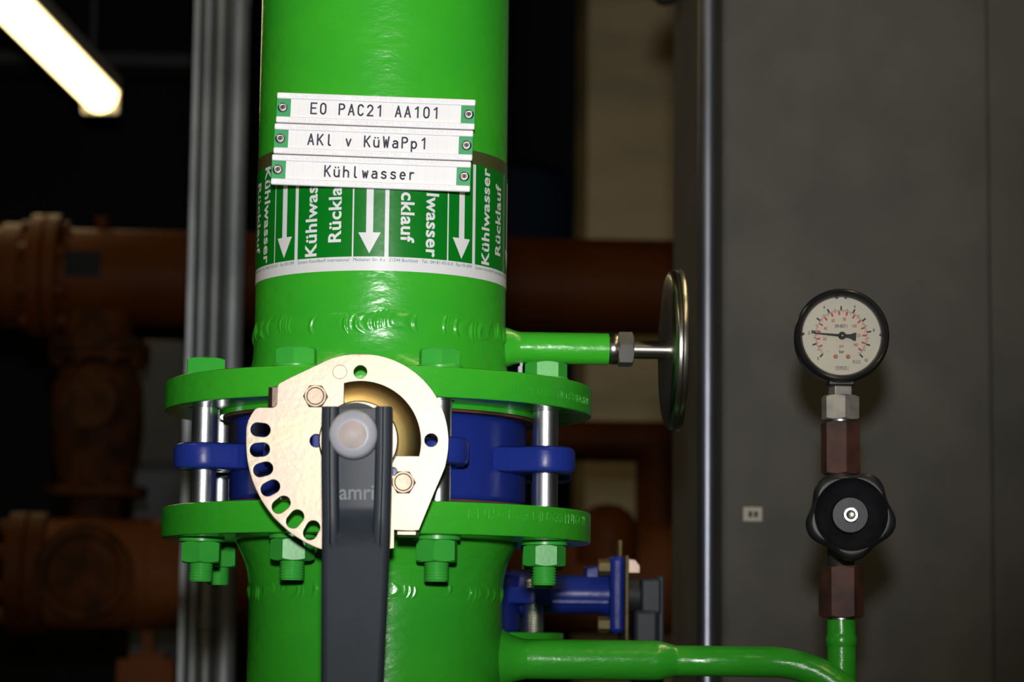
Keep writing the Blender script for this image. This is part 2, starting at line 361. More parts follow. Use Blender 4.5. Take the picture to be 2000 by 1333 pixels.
path += [(GX, 0, zb+(ZTE-zb)*i/10) for i in range(11)]
MB().tube(path, [0.0102]*9+[0.0101]*(len(path)-30)+[0.0097]*21, 32).build('siphon_tube', M_paint, low, ML, sharp=50)
MB().lathe([(0.0096, -0.0635), (0.0102, -0.0620), (0.0106, -0.0590), (0.0102, -0.0560), (0.0096, -0.0545)], 40, T(GX, 0, 0)).build('weld_bead', M_paint, low, ML, sharp=60)

# ---------------------------------------------------------------- flange bolts
ZH = ZUT; LEN = ZUT-ZLB
def make_bolt():
    b = thing('flange_bolt', 'x', 'bolt', T(0, 0, ZH))
    MB().lathe([(0.0086, 0), (0.0148, 0), (0.0148, 0.0022), (0.0142, 0.0028), (0.0086, 0.0028)], 40, closed=True).build('washer', M_bolt, b)
    MB().hexa(0.0240, 0.0102, True, False, T(0, 0, 0.0028)).build('head', M_bolt, b, sharp=20)
    MB().lathe([(0, 0.0028), (0.0083, 0.0028), (0.0083, -LEN-0.003), (0, -LEN-0.003)], 40).build('shank', M_zinc, b)
    MB().lathe([(0.0086, -LEN), (0.0148, -LEN), (0.0148, -LEN-0.0026), (0.0086, -LEN-0.0026)], 40, closed=True).build('washer', M_bolt, b)
    MB().hexa(0.0240, 0.0138, True, True, T(0, 0, -LEN-0.0164), hole=0.0078).build('nut', M_bolt, b, sharp=20)
    z0 = -LEN-0.002; z1 = -LEN-0.0285; pr_ = [(0, z0)]; z = z0
    while z > z1+0.002:
        pr_ += [(0.0071, z), (0.0079, z-0.0007), (0.0079, z-0.0010), (0.0071, z-0.0017)]; z -= 0.00185
    pr_ += [(0.0070, z1), (0, z1)]
    MB().lathe(pr_, 36).build('thread', M_bolt, b, sharp=50)
    return b
BL = {1: 'green hex bolt half hidden behind the flange bolt next to the galvanised posts', 6: 'green hex bolt standing behind the one below the thermometer stub', 2: 'green hex bolt through the flanges on the side of the galvanised posts', 3: 'green hex bolt beside the notched plate, above the notches',
      4: 'green hex bolt half behind the rounded edge of the notched plate', 5: 'green hex bolt with bare zinc shank below the thermometer stub'}
HR = {2: 0.62, 3: 0.42, 4: 0.62, 5: 0.02}
NR = {2: 0.50, 3: 0.10, 4: 0.38, 5: 0.03}
proto = make_bolt()
for i, a in enumerate(BOLT_A):
    o = proto if i == 0 else copy_tree(proto)
    x, y = bxy(a)
    o.matrix_world = T(x, y, ZH) @ RZ(HR.get(i, 0.2+0.3*i))
    o['label'] = BL.get(i, 'green hex bolt through the rear of the flange pair'); o['group'] = 'flange bolts around the valve'
    for k in bpy.data.objects:
        if k.parent == o and k.name.startswith('nut') and i in NR: k.rotation_euler.z = NR[i]-HR[i]
for k in list(bpy.data.objects):
    pass

# ---------------------------------------------------------------- butterfly valve
VM = T(0, 0, ZV) @ RZ(PHI-0.002)
va = thing('butterfly_valve', 'blue butterfly valve clamped between green flanges, with notched plate and hand lever', 'valve', VM)
BR = 0.0990; hb = (ZUB-0.0028-ZLT-0.0022)/2-0.0016; zc = ((ZUB-0.0028)+(ZLT+0.0022))/2-ZV
body = MB().lathe([(0.0755, zc-hb), (BR-0.003, zc-hb), (BR-0.0008, zc-hb+0.0012), (BR, zc-hb+0.004), (BR, zc+hb-0.004), (BR-0.0008, zc+hb-0.0012), (BR-0.003, zc+hb), (0.0755, zc+hb)], 160, closed=True).build('body', M_blue, va, sharp=60)
for s_ in (-1, 1):
    z_ = zc+s_*hb
    MB().lathe([(0.0755, z_), (0.1035, z_), (0.1038, z_+s_*0.0014), (0.0755, z_+s_*0.0014)], 128, closed=True).build('rubber_liner', M_rust, va)
for a in BOLT_A:                                        # guide ears round the bolts
    al = a-(PHI-0.002); x, y = bxy(al); ux, uy = math.sin(al), -math.cos(al); px, py = -uy, ux
    hw = 0.0195; ol = []
    ol += [(ux*0.088+px*(-hw-0.016), uy*0.088+py*(-hw-0.016)), (ux*0.103-px*hw, uy*0.103-py*hw)]
    ol += [(x+hw*(ux*math.cos(t)+px*math.sin(t)), y+hw*(uy*math.cos(t)+py*math.sin(t))) for t in [-PI/2+PI*i/20 for i in range(21)]]
    ol += [(ux*0.103+px*hw, uy*0.103+py*hw), (ux*0.088+px*(hw+0.016), uy*0.088+py*(hw+0.016))]
    me = cut_sheet('guide_ear', [ol, circle(0.0088, 32, x, y)], 0.0172, 0.0038); link('guide_ear', me, M_blue, va)
mb = MB(); patch(mb, BR+0.0007, -1.52, -1.12, 0.010, zc+hb-0.004); mb.build('shaded_type_plate', M_dark, va, recalc=False)  # dark type plate, with the shade on this side of the body painted in
SM = FRONT                                              # stem frame: local z points out along the stem (towards -y), local y is up
MB().lathe([(0.026, 0.092), (0.0235, 0.100), (0.0225, 0.110), (0.0225, 0.158), (0.0250, 0.166), (0.0250, 0.1690)], 64, SM).build('neck', M_blue, va, sharp=40)
ol = [(0.0300*math.copysign(abs(math.cos(t))**0.55, math.cos(t)), 0.0300*math.copysign(abs(math.sin(t))**0.55, math.sin(t))) for t in [2*PI*i/64 for i in range(64)]]
rot45 = [(x*0.98, y*0.98) for x, y in ol]
me = cut_sheet('top_flange', [rot45, circle(0.012, 32)], 0.010, 0.0015); me.transform(T(0, 0, 0.1735)); link('top_flange', me, M_blue, va, SM)
MB().lathe([(0, 0.16), (0.0085, 0.16), (0.0085, 0.236), (0, 0.236)], 32, SM).build('stem', M_zinc, va)
# notched plate: outline read off in pixels around the stem centre (699, 864), 3.27 px per mm at its depth
PS = 3270.0
def q(px, py):
    dx, dy = px-699, -(py-864); return ((dx-0.0107*dy)/PS, (dy+0.0107*dx)/PS)
def arc(r, d0, d1, n): return [(r*math.cos(math.radians(d0+(d1-d0)*i/n)), r*math.sin(math.radians(d0+(d1-d0)*i/n))) for i in range(n+1)]
R1, R2 = 173/PS, 222/PS
ol = arc(R1, 112, -10, 48)
ol += [q(866, 912), q(858, 932), q(845, 962), q(815, 1036), q(800, 1038), q(767, 1036), q(767, 1071), q(757, 1073)]
ol += arc(R2, -78, -178, 44)
ol += [q(477, 836), q(481, 822), q(487, 810), q(494, 800), q(500, 797), q(528, 797), q(535, 794), q(537, 787), q(537, 757), q(540, 750), q(560, 739), q(600, 720)]
def slot(ang, r, L=0.0120, W=0.0083, n=10):
    a = math.radians(ang); c, s_ = math.cos(a), math.sin(a); h = (L-W)/2; out = []
    for k, off in ((0, h), (1, -h)):
        for i in range(n+1):
            t = -PI/2+PI*i/n + (PI if k else 0); u = off+W/2*math.cos(t); v = W/2*math.sin(t)
            out.append(((r+u)*c-v*s_, (r+u)*s_+v*c))
    return out
holes = [slot(180-6.3+11.45*i, 0.0598) for i in range(9)]
holes += [circle(13/PS, 28, *q(699, 727)), circle(13/PS, 28, *q(838, 861)), circle(13/PS, 28, *q(614, 862)), circle(8/PS, 20, *q(764, 922))]
Rw = 119/PS; wx = q(667, 800)[0]; wy = q(790, 892)[1]
win = arc(Rw, math.degrees(math.acos(wx/Rw)), math.degrees(math.asin(wy/Rw)), 30)
win = win + [(0.017, wy), (0.017, -0.008), (-0.002, -0.012)] + [(wx, 0.012)]
holes += [win]
YP = 0.185
me = cut_sheet('notch_plate', [ol]+holes, 0.0040, 0.0003); me.transform(T(0, 0, YP-0.002)); pl_ = link('notch_plate', me, M_gold, va, SM)
MB().lathe([(0.0120, 0.1790), (0.0200, 0.1790), (0.0270, 0.1796), (0.0320, 0.1808), (0.0350, 0.1822), (0.0372, 0.1842)], 60, SM, math.radians(-18), math.radians(112)).build('dished_washer', M_golddark, va, sharp=60)
# bent stop tab, bent lower lip and the spring tab beside the lever
x0, z0_ = q(537, 796); x1, z1_ = q(515, 754)
t = MB(); ext = [(x0, YP-0.004), (x0-0.0035, YP-0.0045), (x0-0.0062, YP-0.0075), (x0-0.0066, YP-0.020), (x0-0.0032, YP-0.020), (x0-0.0030, YP-0.009), (x0, YP-0.0075)]
t.prism([(a, b) for a, b in ext], z0_, z1_, Matrix(((1,0,0,0),(0,0,1,0),(0,1,0,0),(0,0,0,1)))); t.build('stop_tab', M_gold, va, SM, bevel=0.0006)
x0, z0_ = q(770, 1036); x1, _ = q(812, 1036)
MB().box((x0, z0_-0.0036, YP-0.020), (x1, z0_+0.0002, YP-0.0015)).build('bent_lip', M_gold, va, SM, bevel=0.001)
for hx, hy in ((613, 776), (785, 944)):
    u, v = q(hx, hy)
    hb_ = MB().hexa(0.0128, 0.0052, True, False, T(u, v, YP)).build('plate_bolt', M_goldbolt, va, SM, sharp=20)
    MB().lathe([(0.0046, YP+0.00515), (0.0050, YP+0.0055), (0.0054, YP+0.00515)], 28, T(u, v, 0)).build('head_marking', M_goldbolt, hb_)
u, v = q(659, 727)
MB().lathe([(0.0040, YP-0.0001), (0.0042, YP+0.00022), (0.0044, YP-0.0001)], 32, T(u, v, 0)).build('stamped_mark', M_gold, va, SM)
# hub and lever
MB().lathe([(0.0085, 0.188), (0.0232, 0.188), (0.0236, 0.1890), (0.0236, 0.1960), (0.0228, 0.1968), (0.0085, 0.1968)], 72, SM, closed=True).build('hub_washer', M_gold, va)
MB().lathe([(0.0085, 0.1968), (0.0195, 0.1968), (0.0195, 0.226), (0.0085, 0.226)], 64, SM, closed=True).build('hub', M_rubber, va)
V = []; F = []; secs = []
LS = 3400.0
def lev(px, py):
    dx, dy = px-693, -(py-849); return ((dx-0.0107*dy)/LS, (dy+0.0107*dx)/LS)
def sstep(a, b, x): t_ = max(0, min(1, (x-a)/(b-a))); return t_*t_*(3-2*t_)
vz = [0.0170, 0.0160, 0.010, 0.0, -0.010, -0.020, -0.030] + [-0.036-0.0016*i for i in range(14)] + [-0.0590, -0.0615, -0.0625, -0.0640, -0.066, -0.10, -0.14, -0.18, -0.22, -0.26, -0.275]
for v in vz:
    half = 0.0190 - 0.0012*sstep(0.0, -0.08, v) - 0.0018*sstep(-0.06, -0.15, v)
    dv = max(0.0, -0.046-v); bend = 0.25*(dv-0.006*(1-math.exp(-dv/0.006)))
    ramp_ = sstep(-0.040, -0.062, v); flat = sstep(-0.0605, -0.0645, v)
    wf = 0.2395; face = 0.2315+(wf-0.0002-0.2315)*ramp_; face += (wf-face)*flat
    gr = wf-0.0022*(1-flat)
    sc = [(-half, wf-0.014), (-half, wf-0.0015), (-half+0.0010, wf-0.0002), (-half+0.0026, wf), (-half+0.0032, gr), (-half+0.0041, gr), (-half+0.0048, wf), (-half+0.0064, wf), (-half+0.0070, wf-0.0006*(1-flat)), (-half+0.0077, face), (-0.005, face)]
    secs.append([(a, b+bend) for a, b in sc]+[(-a, b+bend) for a, b in sc[::-1]])
m_ = len(secs[0])
for v, sc in zip(vz, secs): V += [(a, v, b) for a, b in sc]
F = [(i*m_+j, i*m_+j+1, (i+1)*m_+j+1, (i+1)*m_+j) for i in range(len(vz)-1) for j in range(m_-1)]
mb = MB(); mb.add(V, F); le = mb.build('lever', M_lever, va, SM @ RZ(0.010) @ T(0.0016, -0.0010, 0), sharp=50)
so = le.modifiers.new('thickness', 'SOLIDIFY'); so.thickness = 0.0024; so.offset = 0
bv = le.modifiers.new('bevel', 'BEVEL'); bv.width = 0.0005; bv.segments = 2; bv.limit_method = 'ANGLE'; bv.angle_limit = math.radians(50)
me = text_mesh('amri', 0.0125, 0.0002, 1.0, 0.0012); xs = [v.co.x for v in me.vertices]; mx = (max(xs)+min(xs))/2; sc_ = 0.0200/(max(xs)-min(xs))
for v in me.vertices: v.co.x = (v.co.x-mx)*sc_
smooth(me, 30); bm = bmesh.new(); bm.from_mesh(me); bmesh.ops.remove_doubles(bm, verts=bm.verts, dist=1e-6); bm.to_mesh(me); bm.free()
M_lever2 = material('highlit_lever_relief', (0.035, 0.043, 0.056), 0.42, col2=(0.045, 0.053, 0.066), nscale=90, spec=0.5)  # letter highlights put into a paler, glossier copy of the lever paint
lt = link('raised_lettering', smooth(me, 30), M_lever2, le, T(0.0001, -0.0325, 0.2329)); lb = lt.modifiers.new('b', 'BEVEL'); lb.width = 0.0005; lb.segments = 3
MB().lathe([(0.0145, 0.2292), (0.0146, 0.2330), (0.0143, 0.2385), (0.0136, 0.2412), (0.0122, 0.2428), (0.0080, 0.2434), (0.0, 0.2436)], 64).build('end_cap', M_cap, va, SM @ T(-0.0002, 0.0, 0), sharp=60)
MB().lathe([(0.0082, 0.2432), (0.0078, 0.2437), (0.0, 0.24385)], 48).build('cap_centre', M_capin, va, SM @ T(-0.0002, -0.0006, 0), sharp=60)

# ---------------------------------------------------------------- adhesive pipe marker
mk = thing('pipe_marker_tape', 'green and white flow marker tape wrapped around the pipe behind the name plates', 'label tape', T(0, 0, 0.1726))
MK = T(0, 0, -0.1726)
ZB = 0.1733; ZG0 = ZB+0.0091; ZG1 = ZG0+0.0660; ZF = ZG1+0.0092; D = math.radians
mb = MB(); mb.lathe([(PR+0.0001, ZB), (PR+0.0003, ZB), (PR+0.0003, ZG1+0.0003), (PR+0.0001, ZG1+0.0003)], 192); mb.build('white_backing', M_lwhite, mk, MK)
mb = MB(); mb.lathe([(PR+0.0001, ZG1), (PR+0.00035, ZG1), (PR+0.00035, ZF), (PR+0.0001, ZF)], 192); mb.build('clear_film_edge', M_lfilm, mk, MK)
PER = 43.0; base = -40.9
RG, RT = PR+0.0005, PR+0.0007
for k in range(-2, 3):
    a0 = base+PER*k
    mb = MB(); patch(mb, RG, D(a0+0.9), D(a0+27.85), ZG0, ZG1); mb.build('text_field', M_lgreen, mk, MK, recalc=False)
    mb = MB(); patch(mb, RG, D(a0+28.5), D(a0+PER-0.9), ZG0, ZG1); mb.build('arrow_field', M_lgreen, mk, MK, recalc=False)
    ac = a0+35.5; hw = math.degrees(0.0072/PR); sw = math.degrees(0.00225/PR)
    mb = MB(); patch(mb, RT, D(ac-sw), D(ac+sw), ZG0+0.0150, ZG1-0.004)
    nn = 8
    for i in range(nn):
        u0, u1 = -1+2*i/nn, -1+2*(i+1)/nn
        P_ = lambda u, z: (RT*math.sin(D(ac+hw*u)), -RT*math.cos(D(ac+hw*u)), z)
        zt = ZG0+0.0156; zl = lambda u: ZG0+0.0020+0.0136*abs(u)
        mb.add([P_(u0, zl(u0)), P_(u1, zl(u1)), P_(u1, zt), P_(u0, zt)], [(0, 1, 2, 3)])
    mb.build('flow_arrow', M_lwhite, mk, MK, recalc=False)
    upw = (k % 2 == 0)
    for off, tx, ln in ((8.6 if upw else 20.1, 'K\u00fchlwasser', 0.0645), (20.2 if upw else 8.7, 'R\u00fccklauf', 0.0475)):
        me = text_mesh(tx, 0.0122, 0.00030, 1.0, 0.0, 1.06)
        xs = [v.co.x for v in me.vertices]; ys = [v.co.y for v in me.vertices]
        sc_ = ln/(max(xs)-min(xs)); mx = (max(xs)+min(xs))/2
        for v in me.vertices: v.co.x = (v.co.x-mx)*sc_; v.co.y *= 1.0
        wrap(me, RT, D(a0+off), ZG0+0.0333, rot=PI/2 if upw else -PI/2); link('lettering', me, M_lwhite, mk, MK)
SP = 'System Kennflex\u00ae international \u00b7 Meilsener Str. 8 a \u00b7 21244 Buchholz \u00b7 Tel.: 04181-9310-0 \u00b7 Fax 931099'
for k in (-2, 0, 2):
    me = text_mesh(SP, 0.0030, 0.0, 1.0); xs = [v.co.x for v in me.vertices]; sc_ = 0.1235/(max(xs)-min(xs)); mx = (max(xs)+min(xs))/2
    for v in me.vertices: v.co.x = (v.co.x-mx)*sc_ + 0.0008*0; v.co.x += v.co.y*0.2
    wrap(me, RG, D(base+PER*k+PER), ZB+0.0070, step=0.004); link('small_print', me, M_ltext, mk, MK)

# ---------------------------------------------------------------- three name plates
def arcp(cx, cy, rx, ry, d0, d1, n=10): return [(cx+rx*math.cos(math.radians(d0+(d1-d0)*i/n)), cy+ry*math.sin(math.radians(d0+(d1-d0)*i/n))) for i in range(n+1)]
STROKE = {
 'E': [[(.58,1),(0,1),(0,0),(.58,0)], [(0,.53),(.48,.53)]],
 '0': [arcp(.29,.70,.27,.30,0,180)+arcp(.29,.30,.27,.30,180,360)+[(.56,.70)]],
 'P': [[(0,0),(0,1),(.30,1)]+arcp(.30,.76,.25,.24,90,-90)+[(0,.52)]],
 'A': [[(0,0),(.29,1),(.58,0)], [(.10,.32),(.48,.32)]],
 'C': [arcp(.29,.70,.27,.30,25,180)+arcp(.29,.30,.27,.30,180,335)],
 '2': [arcp(.28,.72,.27,.28,165,-28)+[(0,0),(.58,0)]],
 '1': [[(.12,.80),(.38,1),(.38,0)]],
 'K': [[(0,0),(0,1)], [(.55,1),(0,.36)], [(.17,.56),(.57,0)]],
 'l': [[(.18,1),(.18,.14)]+arcp(.32,.14,.14,.14,180,270,5)+[(.36,0)]],
 'v': [[(.05,.64),(.29,0),(.53,.64)]],
 'W': [[(0,1),(.14,0),(.29,.72),(.44,0),(.58,1)]],
 'w': [[(.02,.64),(.15,0),(.29,.52),(.43,0),(.56,.64)]],
 'a': [[(.08,.58)]+arcp(.28,.44,.24,.20,120,0,8)+[(.52,0)], [(.52,.38),(.22,.38)]+arcp(.22,.19,.20,.19,90,270,8)+[(.34,0),(.52,.14)]],
 'p': [[(0,-.30),(0,.64)], arcp(.26,.32,.26,.32,0,360,18)],
 'h': [[(0,0),(0,1)], [(0,.42)]+arcp(.26,.38,.26,.26,160,0,8)+[(.52,0)]],
 'u': [[(0,.64),(0,.24)]+arcp(.26,.24,.26,.24,180,345,8), [(.52,.64),(.52,0)]],
 's': [[(.48,.56)]+arcp(.27,.48,.22,.16,60,200,7)+[(.30,.33)]+arcp(.27,.17,.23,.17,60,-130,8)+[(.03,.10)]],
 'e': [[(.02,.34),(.52,.34)]+arcp(.27,.34,.25,.30,0,180,9)+arcp(.27,.28,.25,.28,180,310,8)],
 'r': [[(.06,0),(.06,.64)], [(.06,.40)]+arcp(.32,.36,.26,.28,160,65,6)],
}
def strokes(s, H, pitch, wd):
    mb = MB(); x = 0
    def seg(p0, p1):
        d_ = Vector((p1[0]-p0[0], p1[1]-p0[1])); 
        if d_.length < 1e-9: return
        nrm = Vector((-d_.y, d_.x)).normalized()*wd/2; e = Vector((0, 0))
        mb.add([(p0[0]-nrm.x, p0[1]-nrm.y, 0), (p1[0]-nrm.x, p1[1]-nrm.y, 0), (p1[0]+nrm.x, p1[1]+nrm.y, 0), (p0[0]+nrm.x, p0[1]+nrm.y, 0)], [(0,1,2,3)])
    def dot(p, r): mb.add([(p[0]+r*math.cos(2*PI*i/12), p[1]+r*math.sin(2*PI*i/12), 0.000002) for i in range(12)], [tuple(range(12))])
    for ch in s:
        g = 'u' if ch == '\u00fc' else ch
        for pl0 in STROKE.get(g, []):
            pts = [(x+(u-.29)*H*0.86, v*H) for u, v in pl0]
            for a_, b_ in zip(pts, pts[1:]): seg(a_, b_)
            for a_ in pts: dot(a_, wd/2)
        if ch == '\u00fc':
            for u in (.10, .42): dot((x+(u-.29)*H*0.86, .88*H), wd*0.55)
        x += pitch
    return mb
LW, LH, PITCH_ = 0.1278, 0.0197, 0.0203
th = -0.055
RAILTXT = 'STIELL GmbH D-46395 BOCHOLT      STIELL GmbH D-46395 BOCHOLT      STIELL GmbH D-46395 BOCHOLT'
PLABEL = ['white name plate with green ends reading E0 PAC21 AA101', 'white name plate with green ends reading AKl v K\u00fcWaPp1', 'white name plate with green ends reading K\u00fchlwasser']
PTXT = [('E0 PAC21 AA101', 0.0240), ('AKl v K\u00fcWaPp1', 0.0237), ('K\u00fchlwasser', 0.0360)]
PC = Vector((-0.0064, -0.0900, 0.2557)); SR = T(*PC) @ RZ(-0.045) @ RY(0.0260)
for i in range(3):
    Mp = SR @ T(-0.0012*(i-1)*0.55, 0, PITCH_*(1-i))
    pt = thing('name_plate', PLABEL[i], 'sign', Mp)
    hw, hh = LW/2, LH/2; rh = 0.0041; fy = 0.0
    back = MB().box((-hw, 0.0002, -hh+0.0005), (hw, 0.0032, hh-0.0005)).build('carrier_plate', M_alu, pt, bevel=0.0004)
    MB().box((-0.02, 0.0032, -0.006), (0.02, 0.0052, 0.006)).build('adhesive_pad', M_rubber, pt)
    for s_ in (-1, 1):
        r_ = MB().box((-hw, -0.0022, s_*hh if s_ < 0 else hh-rh), (hw, 0.0016, -hh+rh if s_ < 0 else hh)).build('rail', M_alu, pt, bevel=0.0009, seg=3)
        tm = text_mesh(RAILTXT, 0.0029, 0.0, 1.0); xs = [v.co.x for v in tm.vertices]; mx = (max(xs)+min(xs))/2; sc_ = (LW-0.012)/(max(xs)-min(xs))
        for v in tm.vertices: v.co.x = (v.co.x-mx)*sc_
        link('rail_print', tm, M_rail, r_, T(0.002-0.002*i, -0.00226, s_*(hh-rh/2)) @ FRONT @ (RZ(PI) if s_ < 0 else RZ(0)))
    ew = 0.0091
    ins = MB().box((-hw+ew, -0.0008, -hh+rh), (hw-ew, 0.0002, hh-rh)).build('insert', M_insert, pt)
    mb = MB(); x = -hw+ew+0.0052
    while x < hw-ew-0.001:
        mb.add([(x-0.00006, -0.00086, -hh+rh), (x+0.00006, -0.00086, -hh+rh), (x+0.00006, -0.00086, hh-rh), (x-0.00006, -0.00086, hh-rh)], [(0,1,2,3)]); x += 0.00604
    mb.build('cell_lines', M_cell, ins, recalc=False)
    strokes(PTXT[i][0], 0.0068, 0.00604, 0.00108).build('lettering', M_ink, ins, T(-hw+PTXT[i][1], -0.00092, -0.0033+0.0002) @ FRONT, sharp=0, recalc=False)
    for s_ in (-1, 1):
        e_ = MB().box((s_*(hw-ew) if s_ > 0 else -hw, -0.0010, -hh+rh), (hw if s_ > 0 else -hw+ew, 0.0002, hh-rh)).build('end_piece', M_endgreen, pt, bevel=0.0002)
        xc = s_*(hw-0.0041)
        sc = MB().lathe([(0, -0.0), (0.0032, 0.0), (0.0033, 0.0006), (0.0030, 0.0013), (0.0024, 0.0018), (0.0017, 0.0019), (0.00135, 0.0017), (0.00115, 0.0008), (0, 0.0008)], 32, T(xc, -0.0010, 0) @ FRONT).build('screw', M_screw, pt, sharp=50)
        MB().prism(circle(0.00112, 6), 0.0008, 0.00125, T(xc, -0.0010, 0) @ FRONT).build('socket', M_dark, sc)

# ---------------------------------------------------------------- dial thermometer on the stub, seen edge-on
tm = thing('dial_thermometer', 'round steel dial thermometer seen edge-on, screwed into the green stub', 'thermometer', T(x_end, 0, SZ))
TA = AX
k1, k2 = at(1206, 682, 0).x-x_end, at(1236, 682, 0).x-x_end
cb, cf_ = 0.1924-x_end, 0.2035-x_end
MB().lathe([(0.0070, -0.004), (0.0083, -0.004), (0.0083, 0.0), (0.0098, 0.0003), (0.0104, 0.0020), (0.0104, k1-0.0005), (0.0098, k1+0.0005), (0.0070, k1+0.0005)], 40, TA).build('threaded_collar', M_dsteel, tm)
MB().hexa(0.0212, k2-k1, True, True, TA @ T(0, 0, k1), rot=0.38).build('union_nut', M_dnut, tm, sharp=20)
MB().lathe([(0, k2-0.002), (0.0063, k2-0.002), (0.0063, cb+0.001), (0, cb+0.001)], 36, TA).build('stem', M_dsteel, tm)
MB().lathe([(0, cb), (0.030, cb), (0.0500, cb+0.0008), (0.0532, cb+0.0022), (0.0540, cb+0.0036), (0.0540, cb+0.0056), (0.0526, cb+0.0062)], 128, TA).build('case', M_dsteel, tm, sharp=40)
MB().lathe([(0.0520, cb+0.0058), (0.0538, cb+0.0060), (0.0549, cb+0.0068), (0.0549, cb+0.0092), (0.0543, cb+0.0104), (0.0520, cf_-x_end*0), (0.0505, cb+0.0108), (0.0500, cb+0.0095)], 128, TA).build('bezel', M_dsteel, tm, sharp=40)
MB().lathe([(0, cb+0.0075), (0.0510, cb+0.0075), (0.0510, cb+0.0070), (0, cb+0.0070)], 96, TA).build('dial_face', M_dial, tm)
MB().lathe([(0, cb+0.0098), (0.0506, cb+0.0098), (0.0506, cb+0.0094), (0, cb+0.0094)], 96, TA).build('window', M_glass, tm)

# ---------------------------------------------------------------- gauge shut-off valve with black handwheel
zy = lambda y, x=1645, Y=-0.012: at(x, y, Y).z
gv = thing('gauge_valve', 'rusty brown needle valve with black five-lobed handwheel below the pressure gauge', 'valve', T(GX, 0, zy(1207)))
GI = T(-GX, 0, -zy(1207)); GA = GI @ T(GX, 0, 0)
zz = zy(1207)
MB().lathe([(0.0060, zz-0.0012), (0.0085, zz-0.0012), (0.0085, zz+0.002), (0.0060, zz+0.002)], 32, closed=True).build('seal_ring', M_screw, gv, GA)
MB().hexa(0.0262, zy(1105)-zz, True, True, T(0, 0, zz), rot=0.951).build('lower_coupling', M_brown, gv, GA, sharp=20)
MB().lathe([(0, zy(1107)), (0.0086, zy(1107)), (0.0092, zy(1090)), (0.0092, zy(940)), (0.0086, zy(923)), (0, zy(923))], 40).build('body', M_rubber, gv, GA)
MB().hexa(0.0235, zy(822)-zy(925), True, True, T(0, 0, zy(925)), rot=0.64).build('upper_coupling', M_brown, gv, GA, sharp=20)
KZ = 0.0215
KM = GA @ T(0, 0, KZ) @ RZ(-0.095) @ FRONT
MB().lathe([(0.0115, 0.0), (0.0115, 0.022), (0.0090, 0.024), (0.0090, 0.040), (0.0045, 0.041), (0.0045, 0.064), (0, 0.064)], 40, KM).build('bonnet', M_rubber, gv)
n = 160; V = []; F = []
lob = lambda a: 0.0275+0.0021*math.cos(5*(a-math.radians(57)))-0.0001*math.cos(10*(a-math.radians(57)))
ringsW = [(lambda a: lob(a)*0.80, -0.0150), (lambda a: lob(a)-0.0015, -0.0140), (lambda a: lob(a), -0.0115), (lambda a: lob(a), -0.0020), (lambda a: lob(a)-0.0006, 0.0008), (lambda a: lob(a)-0.0022, 0.0022),
          (lambda a: 0.35*(lob(a)-0.0022)+0.65*0.0235, 0.0026), (lambda a: 0.0235, 0.0025), (lambda a: 0.0229, 0.0010), (lambda a: 0.0218, -0.0030), (lambda a: 0.0175, -0.0085), (lambda a: 0.0124, -0.0128),
          (lambda a: 0.0118, -0.0062), (lambda a: 0.0112, -0.0054), (lambda a: 0.0, -0.0054)]
for fr, z in ringsW: V += [(fr(2*PI*i/n)*math.cos(2*PI*i/n), fr(2*PI*i/n)*math.sin(2*PI*i/n), z+0.0755) for i in range(n)]
F = [(j*n+i, j*n+(i+1)%n, (j+1)*n+(i+1)%n, (j+1)*n+i) for j in range(len(ringsW)-2) for i in range(n)]
F += [tuple(range(n))[::-1], tuple((len(ringsW)-2)*n+i for i in range(n))]
mb = MB(); mb.add(V[:(len(ringsW)-1)*n], F, KM); hwh = mb.build('handwheel', M_black, gv, sharp=40)
MB().hexa(0.0092, 0.0042, True, False, KM @ T(0, 0, 0.0700), hole=0.0030).build('wheel_nut', M_zinc, hwh, sharp=20)
MB().lathe([(0, 0.070), (0.0029, 0.070), (0.0029, 0.0752), (0.0024, 0.0757), (0.0015, 0.0753), (0, 0.0753)], 28, KM).build('stud_end', M_screw, hwh)

# ---------------------------------------------------------------- pressure gauge
pg = thing('pressure_gauge', 'round black-rimmed pressure gauge with ivory dial and black pointer', 'gauge', T(GX, 0, zy(820)))
PGI = T(-GX, 0, -zy(820))
PA = PGI @ T(GX, 0, 0)
MB().lathe([(0.0055, zy(824)), (0.0082, zy(824)), (0.0082, zy(815)), (0.0055, zy(815))], 32, closed=True).build('collar', M_zinc, pg, PA)
nut = MB().hexa(0.0226, zy(770)-zy(818), True, True, T(0, 0, zy(818)), rot=0.60).build('union_nut', M_steelhex, pg, PA, sharp=20)
for k, (px, py) in enumerate(((1657, 783), (1666, 782), (1674, 782), (1657, 804), (1666, 804), (1674, 804))):
    pass
MB().box((-0.0062, -0.0062, zy(771)), (0.0062, 0.0062, zy(742))).build('square_socket', M_steelhex, pg, PA @ RZ(0.18), bevel=0.0008)
gz = at(1649, 655, -0.018)
GM = PGI @ T(gz.x, 0, gz.z) @ RZ(-0.07) @ FRONT
MB().lathe([(0, -0.013), (0.0280, -0.013), (0.0300, -0.011), (0.0300, 0.0060), (0.0312, 0.0075), (0.0318, 0.0100), (0.0319, 0.0150), (0.0314, 0.0185), (0.0300, 0.0202), (0.0288, 0.0198), (0.0280, 0.0180), (0.0272, 0.0172), (0.0267, 0.0150), (0.0266, 0.0125), (0, 0.0125)], 128, GM).build('case', M_bezel, pg, sharp=50)
MB().box((-0.009, -0.0335, 0.0), (0.009, -0.029, 0.0125)).build('case_boss', M_bezel, pg, GM, bevel=0.001)
dial = MB().lathe([(0.0264, 0.0126), (0.0264, 0.0132), (0, 0.0132)], 96, GM).build('dial', M_dial, pg)
U = 0.0000461
g = lambda x, y: ((x-650)*U, -(y-703)*U)
ZD = 0.01326
